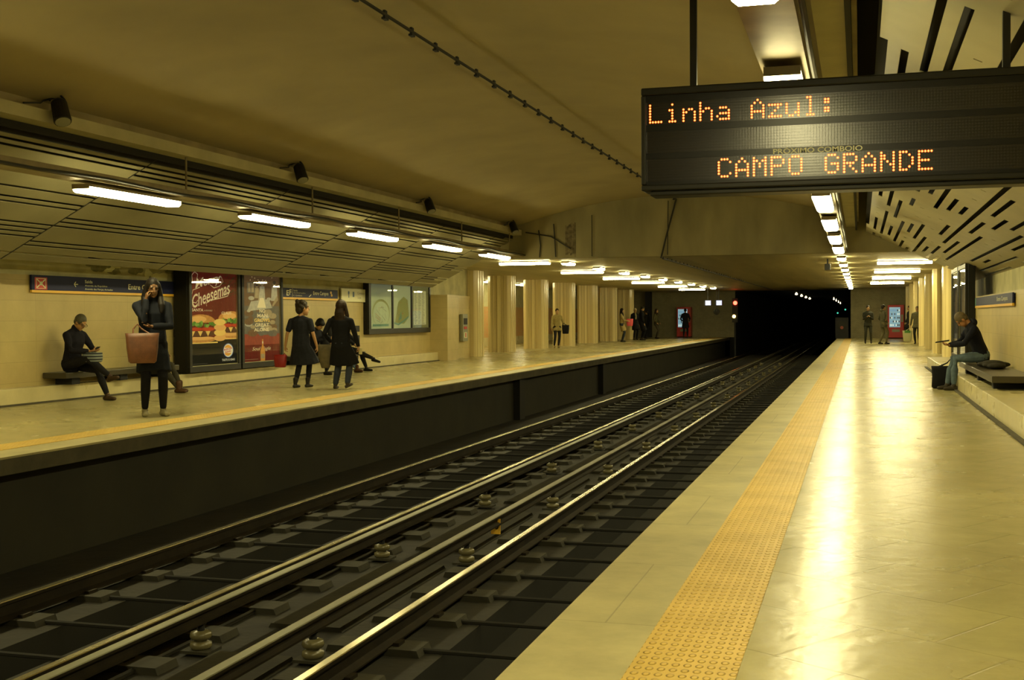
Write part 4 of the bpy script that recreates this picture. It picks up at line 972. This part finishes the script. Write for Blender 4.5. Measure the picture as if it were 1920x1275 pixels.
def tote(name, top_pts, c, wv, dv, hgt, wd, dep, matl, label, taper=.85, strap=None, straps=True, sm=.012):
    """soft bag: c = bottom centre, wv width direction, dv depth direction"""
    wv, dv = Vector(wv).normalized(), Vector(dv).normalized(); e = empty(name, c, label, 'bag'); b = MB(); U = Vector((0, 0, 1))
    lv = [(0, taper*.86, .8), (.06, taper, 1), (.5, .96, 1.05), (.85, 1, .9), (1, 1.04, .7)]
    vs = []; n = 16
    for t, a, d in lv:
        for k in range(n):
            an = 2*pi*k/n; cx, sx = cos(an), sin(an); cx = math.copysign(abs(cx)**.6, cx); sx = math.copysign(abs(sx)**.7, sx)
            vs.append(wv*(cx*wd/2*a)+dv*(sx*dep/2*d)+U*(t*hgt))
    fs = [(i*n+k, i*n+(k+1) % n, (i+1)*n+(k+1) % n, (i+1)*n+k) for i in range(len(lv)-1) for k in range(n)] + [tuple(range(n))[::-1], tuple(range((len(lv)-1)*n, len(lv)*n))]
    b.add(vs, fs); b.build('bag_body', matl, e, smooth=True)
    if straps and strap is not None:
        sp = Vector(strap)-Vector(c)
        for q in (-1, 1):
            MB().tube([wv*(-wd*.28)+dv*q*dep*.3+U*hgt*.93, sp+Vector((0, 0, -.06))-wv*.05+dv*q*.012, sp, sp+Vector((0, 0, -.06))+wv*.05+dv*q*.012, wv*(wd*.28)+dv*q*dep*.3+U*hgt*.93], sm, 6).build('strap', matl, e)
    return e
BR = mat('tan leather', (.17, .065, .035), .5, noise=.3, nscale=12, bump=.2, bscale=60)

# woman standing with a tote
e, W_ = person((-8.78, 13.60, 0), (.62, -.78), 1.80, 'woman in dark coat with long black hair, hand on cheek, tote on her arm', hair=('long', (.012, .009, .008)), skin=(.20, .10, .055), top=(.010, .012, .018), hem=.54, pants=(.008, .008, .010),
       shoes=(.30, .26, .17), hands=[(.02, .24, 1.13, 1, .15, .1, 0, 0, 1), (.085, .15, 1.46, -.1, -.1, .9, -.9, -.2, .1, .9)], elbows=((-.7, -.1, -.5), (-.2, .8, -.8)), wide=1.04,
       feet=[(-.12, .02, 0), (.10, .0, 0)], toes=[(-.25, 1, 0), (.1, 1, 0)], head=(.30, .1), vox=.009, flare=-.45, collar=1)
tote('tote_bag', None, W_(.15, .31, .68), W_(1, 0, 0)-W_(0, 0, 0), W_(0, 1, 0)-W_(0, 0, 0), .38, .40, .13, BR, 'large tan leather tote hanging from the standing woman\'s forearm', strap=W_(.20, .24, 1.16), sm=.010)
# man seated with glasses
e, W_ = person((-11.82, 16.07, 0), (1, -.12), 1.74, 'grey-haired man with glasses seated on the bench, looking at a phone', pelvis=(0, 0, .575), lean=.18, head=(.5, 0), hair=('short', (.10, .09, .07)), skin=(.45, .24, .12), top=(.012, .011, .016),
       hands=[(-.06, .40, .77, .3, .8, .1, 0, .1, 1, .8), (.06, .40, .77, -.3, .8, .1, 0, .1, 1, .8)], feet=[(-.10, .62, 0), (-.02, .74, .30, .0, -.35, .93)], knees=((0, .4, 1), (.3, .4, 1)), toes=[(0, 1, 0), (.0, .9, .25)], pants=(.014, .013, .014), shoes=(.06, .035, .022), vox=.009, glasses=True, collar=1, elbows=((-.8, -.3, -.5), (.8, -.3, -.5)))
def phone(p, label, tilt=.6):
    e = empty('phone', p, label, 'phone'); MB().box(-.037, .037, -.07, .07, -.005, .005).build('case', 'black', e, bevel=.003); MB().box(-.032, .032, -.062, .062, .005, .006).build('screen', mat('dim phone screen', (.05, .06, .07), .15, emit=(.3, .4, .5), es=.3), e)
    e.rotation_euler = (tilt, 0, -pi/2); return e
phone(W_(0, .49, .80), 'small dark phone in the hands of the seated man with glasses')
m_str = mat('striped knit', (.05, .06, .07), .9)
nt = m_str.node_tree; wv_ = nt.nodes.new('ShaderNodeTexWave'); wv_.bands_direction = 'Z'; wv_.inputs['Scale'].default_value = 7; cr_ = nt.nodes.new('ShaderNodeValToRGB'); cr_.color_ramp.interpolation = 'CONSTANT'
cr_.color_ramp.elements[0].color = (.03, .035, .04, 1); cr_.color_ramp.elements[1].position = .55; cr_.color_ramp.elements[1].color = (.26, .30, .27, 1); tcx = nt.nodes.new('ShaderNodeTexCoord')
nt.links.new(tcx.outputs['Object'], wv_.inputs['Vector']); nt.links.new(wv_.outputs[0], cr_.inputs[0]); nt.links.new(cr_.outputs[0], nt.nodes['Principled BSDF'].inputs['Base Color'])
tote('pouch', None, W_(.02, .44, .60), (1, 0, 0), (0, 1, 0), .15, .30, .24, m_str, 'striped soft pouch on the lap of the man with glasses', straps=False, taper=.9)
# person mostly hidden behind the standing woman
person((-11.78, 18.12, 0), (1, -.05), 1.66, 'person in grey trousers and brown boots seated behind the standing woman', pelvis=(0, 0, .575), lean=.1, head=(.3, 0), hair=('short', (.03, .02, .015)), top=(.02, .02, .022), hands=[(-.08, .36, .66), (.08, .36, .66)],
       feet=[(-.10, .60, 0), (.10, .70, .0)], knees=((0, .4, 1), (0, .4, 1)), pants=(.05, .045, .035), shoes=(.09, .045, .025), vox=.012, boots=.10)
# walking woman in dark dress
e, W_ = person((-9.74, 19.85, 0), (.10, 1), 1.53, 'short-haired woman walking in a dark short-sleeved dress, red bag in hand', hair=('curly', (.035, .025, .018)), skin=(.42, .22, .11), top=(.016, .017, .022), hem=.50, flare=.5, sleeve=.42, wide=1.22,
       hands=[(-.36, -.06, .80, -.05, .1, -1, 1, 0, 0, .9), (.36, .06, .80, .05, .25, -1, -1, 0, 0, .5)], elbows=((-.4, -1, 0), (.4, -1, 0)), feet=[(-.07, -.12, .0), (.09, .10, .0)], toes=[(0, 1, 0), (.1, 1, 0)], pants=(.010, .010, .011), shoes=(.02, .017, .015), head=(.05, -.7), vox=.010, boots=.1, hs=1.36)
tote('handbag', None, W_(-.44, -.10, .42), (1, .1, 0), (-.1, 1, 0), .23, .24, .12, mat('crimson leather', (.30, .012, .012), .5, noise=.2, nscale=10), 'crimson handbag hanging from the hand of the walking woman in a dress', strap=W_(-.37, -.05, .71), sm=.008)
# seated with phone, bowl hair
e, W_ = person((-11.72, 24.50, 0), (1, -.15), 1.62, 'black-haired person seated on the bench bent over a phone', pelvis=(0, 0, .575), lean=.16, hs=1.12, head=(.65, -.1), hair=('bowl', (.008, .007, .007)), skin=(.42, .23, .12), top=(.012, .012, .015),
       hands=[(-.05, .46, .86, .2, .9, .2, 0, .1, 1, .8), (.06, .46, .86, -.2, .9, .2, 0, .1, 1, .8)], feet=[(-.13, .28, 0), (.08, .42, 0)], knees=((0, .6, 1), (0, .6, 1)), pants=(.012, .012, .013), shoes=(.02, .017, .015), vox=.011, elbows=((-.8, -.3, -.5), (.8, -.3, -.5)))
phone(W_(0, .55, .90), 'small phone in the hands of the black-haired seated person')
tote('backpack', None, W_(.0, .36, .60), (0, 1, 0), (1, 0, 0), .30, .34, .20, cloth((.010, .010, .012)), 'black rucksack on the lap of the black-haired seated person', straps=False)
# walking person in black coat
e, W_ = person((-8.84, 19.60, 0), (.0, 1), 1.53, 'long-haired person walking away in a black coat and flared jeans', hair=('long', (.028, .016, .010)), skin=(.42, .24, .14), top=(.007, .007, .008), hem=.50, flare=.25, wide=1.25,
       hands=[(-.27, .10, .96, 0, .4, -.7, 1, 0, 0, .9), (.34, .10, .86, .05, .2, -1, -1, 0, 0, .8)], elbows=((-.5, -1, 0), (.5, -1, 0)), feet=[(-.14, .02, 0), (.16, -.06, .03, 0, -.3, 1)], toes=[(-.15, 1, 0), (.2, 1, .25)], pants=(.035, .042, .055, 1), shoes=(.05, .035, .025), head=(.05, -.1), vox=.010, hs=1.32)
tote('shoulder_bag', None, W_(-.38, .08, .42), (1, .3, 0), (-.3, 1, 0), .42, .27, .16, mat('olive brown canvas', (.11, .085, .045), .8, noise=.3, nscale=14), 'slouchy olive brown bag on the arm of the black-coated walker', strap=W_(-.28, .10, .93), sm=.012, taper=.6)
cup = MB().lathe([(0, 0), (.03, 0), (.04, .11), (0, .11)], seg=12).build('paper_cup', mat('cream paper', (.5, .45, .3), .7), smooth=False); cup.location = W_(.36, .15, .70); tag(cup, 'pale paper cup in the right hand of the black-coated walker', 'cup')
# two seated behind the walker
person((-11.76, 25.55, 0), (1, -.05), 1.66, 'person in blue jeans and brown boots seated behind the black-coated walker', pelvis=(0, 0, .575), lean=.1, hair=('short', (.03, .02, .015)), top=(.02, .02, .02), hands=[(-.08, .34, .66), (.08, .34, .66)],
       feet=[(-.08, .64, 0), (.12, .78, 0)], knees=((0, .4, 1), (0, .4, 1)), pants=(.10, .15, .20), shoes=(.07, .03, .018), vox=.013, boots=.06)
person((-11.76, 26.15, 0), (1, -.02), 1.70, 'person in black seated with crossed legs, black shoe stretched out past the walker', pelvis=(0, 0, .575), lean=-.05, hair=('short', (.02, .015, .012)), top=(.012, .012, .013), hands=[(-.08, .36, .66), (.08, .36, .66)],
       feet=[(-.08, .60, 0), (.0, .86, .22, 0, -.4, .9)], knees=((0, .4, 1), (.2, .4, 1)), toes=[(0, 1, 0), (0, .9, -.2)], pants=(.014, .013, .013), shoes=(.012, .010, .009), vox=.013)
# distant people across the tracks
e, W_ = person((-11.95, 47.9, 0), (.45, -.9), 1.62, 'woman in beige jacket leaning on a column across the tracks', hair=('tail', (.02, .012, .01)), skin=(.5, .3, .17), top=(.42, .34, .17), hem=.72, hands=[(-.28, .05, .9), (.26, .08, .84)], feet=[(-.05, .05, 0), (.16, .12, 0)], pants=(.02, .02, .025), shoes=(.35, .28, .16), vox=.018, fingers=False)
tote('shoulder_bag', None, W_(-.36, .12, .62), (1, 0, 0), (0, 1, 0), .36, .30, .2, cloth((.014, .014, .017)), 'black bag beside the hip of the beige-jacketed woman', strap=W_(-.3, .05, 1.1), sm=.012)
e, W_ = person((-11.5, 59.5, 0), (.95, .1), 1.70, 'dark-haired person in beige coat holding a pink bag', hair=('long', (.02, .012, .01)), skin=(.5, .3, .17), top=(.45, .35, .18), hem=.55, hands=[(-.08, .34, 1.08), (.10, .34, 1.08)], feet=[(-.1, 0, 0), (.1, .06, 0)], pants=(.04, .05, .06), shoes=(.02, .02, .02), vox=.018, fingers=False)
tote('shopping_bag', None, W_(0, .42, .82), (1, 0, 0), (0, 1, 0), .36, .34, .12, mat('pink plastic', (.75, .10, .16), .5), 'bright pink shopping bag held by the beige-coated person', strap=W_(0, .38, 1.14), sm=.01)
person((-11.75, 64.6, 0), (.6, -.8), 1.74, 'white-haired person in black with pale scarf beside the last column', hair=('short', (.62, .58, .45)), skin=(.5, .3, .17), top=(.012, .012, .014), hem=.55, hands=[(-.26, .04, .84), (.26, .04, .84)], feet=[(-.1, 0, 0), (.1, .06, 0)], inner=(.6, .55, .4), vox=.018, fingers=False)
person((-11.22, 63.6, 0), (.85, .3), 1.84, 'tall man in a long black overcoat looking down across the tracks', hair=('short', (.03, .025, .02)), skin=(.5, .3, .17), top=(.010, .010, .012), hem=.48, hands=[(-.24, .10, .86), (.24, .10, .86)], feet=[(-.1, 0, 0), (.1, .06, 0)], head=(.35, 0), vox=.018, fingers=False, wide=1.12, collar=1)
person((-11.75, 68.5, 0), (-.9, .3), 1.62, 'dark-clad person with rucksack by the dim end wall', hair=('short', (.02, .015, .012)), top=(.014, .013, .012), hem=.7, hands=[(-.2, .12, .9), (.2, .12, .9)], feet=[(-.1, 0, 0), (.1, .1, 0)], vox=.02, fingers=False, hood=True)
person((-11.15, 68.0, 0), (.9, -.2), 1.72, 'long-haired woman in a green-grey jacket and shorts near the vending machine', hair=('long', (.04, .022, .012)), skin=(.5, .28, .16), top=(.09, .085, .05), hem=.8, hands=[(-.22, .14, .92), (.22, .14, .92)], feet=[(-.1, -.05, 0), (.1, .1, 0)], pants=(.06, .05, .04), vox=.018, fingers=False)
person((-9.85, 70.6, 0), (0, 1), 1.74, 'dark-clad person standing in front of the far vending machine', hair=('short', (.02, .015, .012)), top=(.012, .012, .016), hem=.6, hands=[(-.2, .2, 1.0), (.2, .2, 1.0)], feet=[(-.1, 0, 0), (.12, .05, 0)], vox=.02, fingers=False)
# distant people on the near platform
person((.36, 56.2, 0), (.05, -1), 1.72, 'person in dark jacket with hands at the chest, beside the yellow strip', hair=('short', (.02, .015, .012)), skin=(.34, .2, .12), top=(.03, .03, .025), hem=.75, hands=[(-.06, .24, 1.22), (.06, .24, 1.22)], feet=[(-.13, 0, 0), (.13, .04, 0)], pants=(.04, .04, .035), vox=.016, fingers=False)
person((.98, 55.2, 0), (.9, .4), 1.74, 'person in grey hooded top and khaki trousers before the red machine', hair=('short', (.02, .015, .012)), skin=(.34, .2, .12), top=(.09, .085, .065), hem=.75, hands=[(-.20, .12, .95), (.20, .12, .95)], feet=[(-.1, -.1, 0), (.12, .1, 0)], pants=(.13, .115, .075), vox=.016, fingers=False, hood=True)
person((2.35, 62.0, 0), (-.8, -.4), 1.74, 'dark-clad person half hidden behind the grey-jacketed man', hair=('short', (.02, .015, .012)), top=(.018, .018, .018), hem=.6, hands=[(-.22, .1, .9), (.22, .1, .9)], feet=[(-.1, 0, 0), (.1, 0, 0)], vox=.018, fingers=False)
e, W_ = person((2.42, 55.4, 0), (-.35, -1), 1.66, 'grey-jacketed man walking up with a white shopping bag', hair=('short', (.16, .12, .08)), skin=(.42, .25, .15), top=(.15, .14, .10), hem=.72, hands=[(-.26, .02, .84), (.30, .08, .80)], feet=[(-.1, .0, 0), (.1, -.04, 0)], pants=(.03, .03, .025), vox=.016, fingers=False, wide=1.15)
b = tote('shopping_bag', None, W_(.42, .10, .13), (1, 0, 0), (0, 1, 0), .46, .40, .14, mat('white plastic', (.6, .58, .42), .5), 'white shopping bag with green top carried by the grey-jacketed man', strap=W_(.32, .08, .76), sm=.01)
MB().box(-.12, .12, -.08, .08, .36, .47).build('green_print', mat('green print', (.08, .28, .05), .6), b)
# seated reader, near platform
e, W_ = person((1.95, 21.30, 0), (-1, -.12), 1.78, 'man in black jacket and blue jeans seated on the bench, reading a tablet', pelvis=(0, 0, .575), lean=.38, head=(.65, 0), hair=('short', (.16, .12, .08)), skin=(.42, .2, .10), top=(.010, .011, .018),
       hands=[(-.06, .50, .74, .1, .9, .1, 0, .1, 1, .8), (.06, .50, .74, -.1, .9, .1, 0, .1, 1, .8)], feet=[(-.10, .46, 0), (.12, .52, 0)], knees=((0, .5, 1), (0, .5, 1)), pants=(.12, .17, .20), shoes=(.05, .04, .03), vox=.009, elbows=((-.8, -.2, -.5), (.8, -.2, -.5)), wide=1.08, hood=True)
tb = empty('tablet', W_(0, .62, .80), 'dark tablet in the hands of the seated reader', 'tablet'); MB().box(-.07, .07, -.11, .11, -.006, .006).build('case', 'black', tb, bevel=.004); MB().box(-.062, .062, -.10, .10, .006, .007).build('screen', 'charcoal', tb); tb.rotation_euler = (-.15, .12, pi/2)
tote('rucksack', None, (1.38, 21.72, 0.003), (1, .1, 0), (-.1, 1, 0), .38, .40, .22, cloth((.010, .010, .011)), 'black rucksack on the floor at the reader\'s feet', strap=(1.48, 21.68, .50), sm=.01, taper=1.0)
cl = MB(); rr = random.Random(8)
for k in range(9): ell(cl, (1.98+.12*rr.random()-.05, 19.2+1.1*rr.random(), .47+.05*rr.random()), (.14, .22, .05), Matrix.Rotation(rr.random()*3, 3, 'Z'))
o = blob(cl, 'folded_coat', cloth((.03, .026, .02)), None, .02, 3); tag(o, 'crumpled dark coat lying on the bench beside the reader', 'coat')
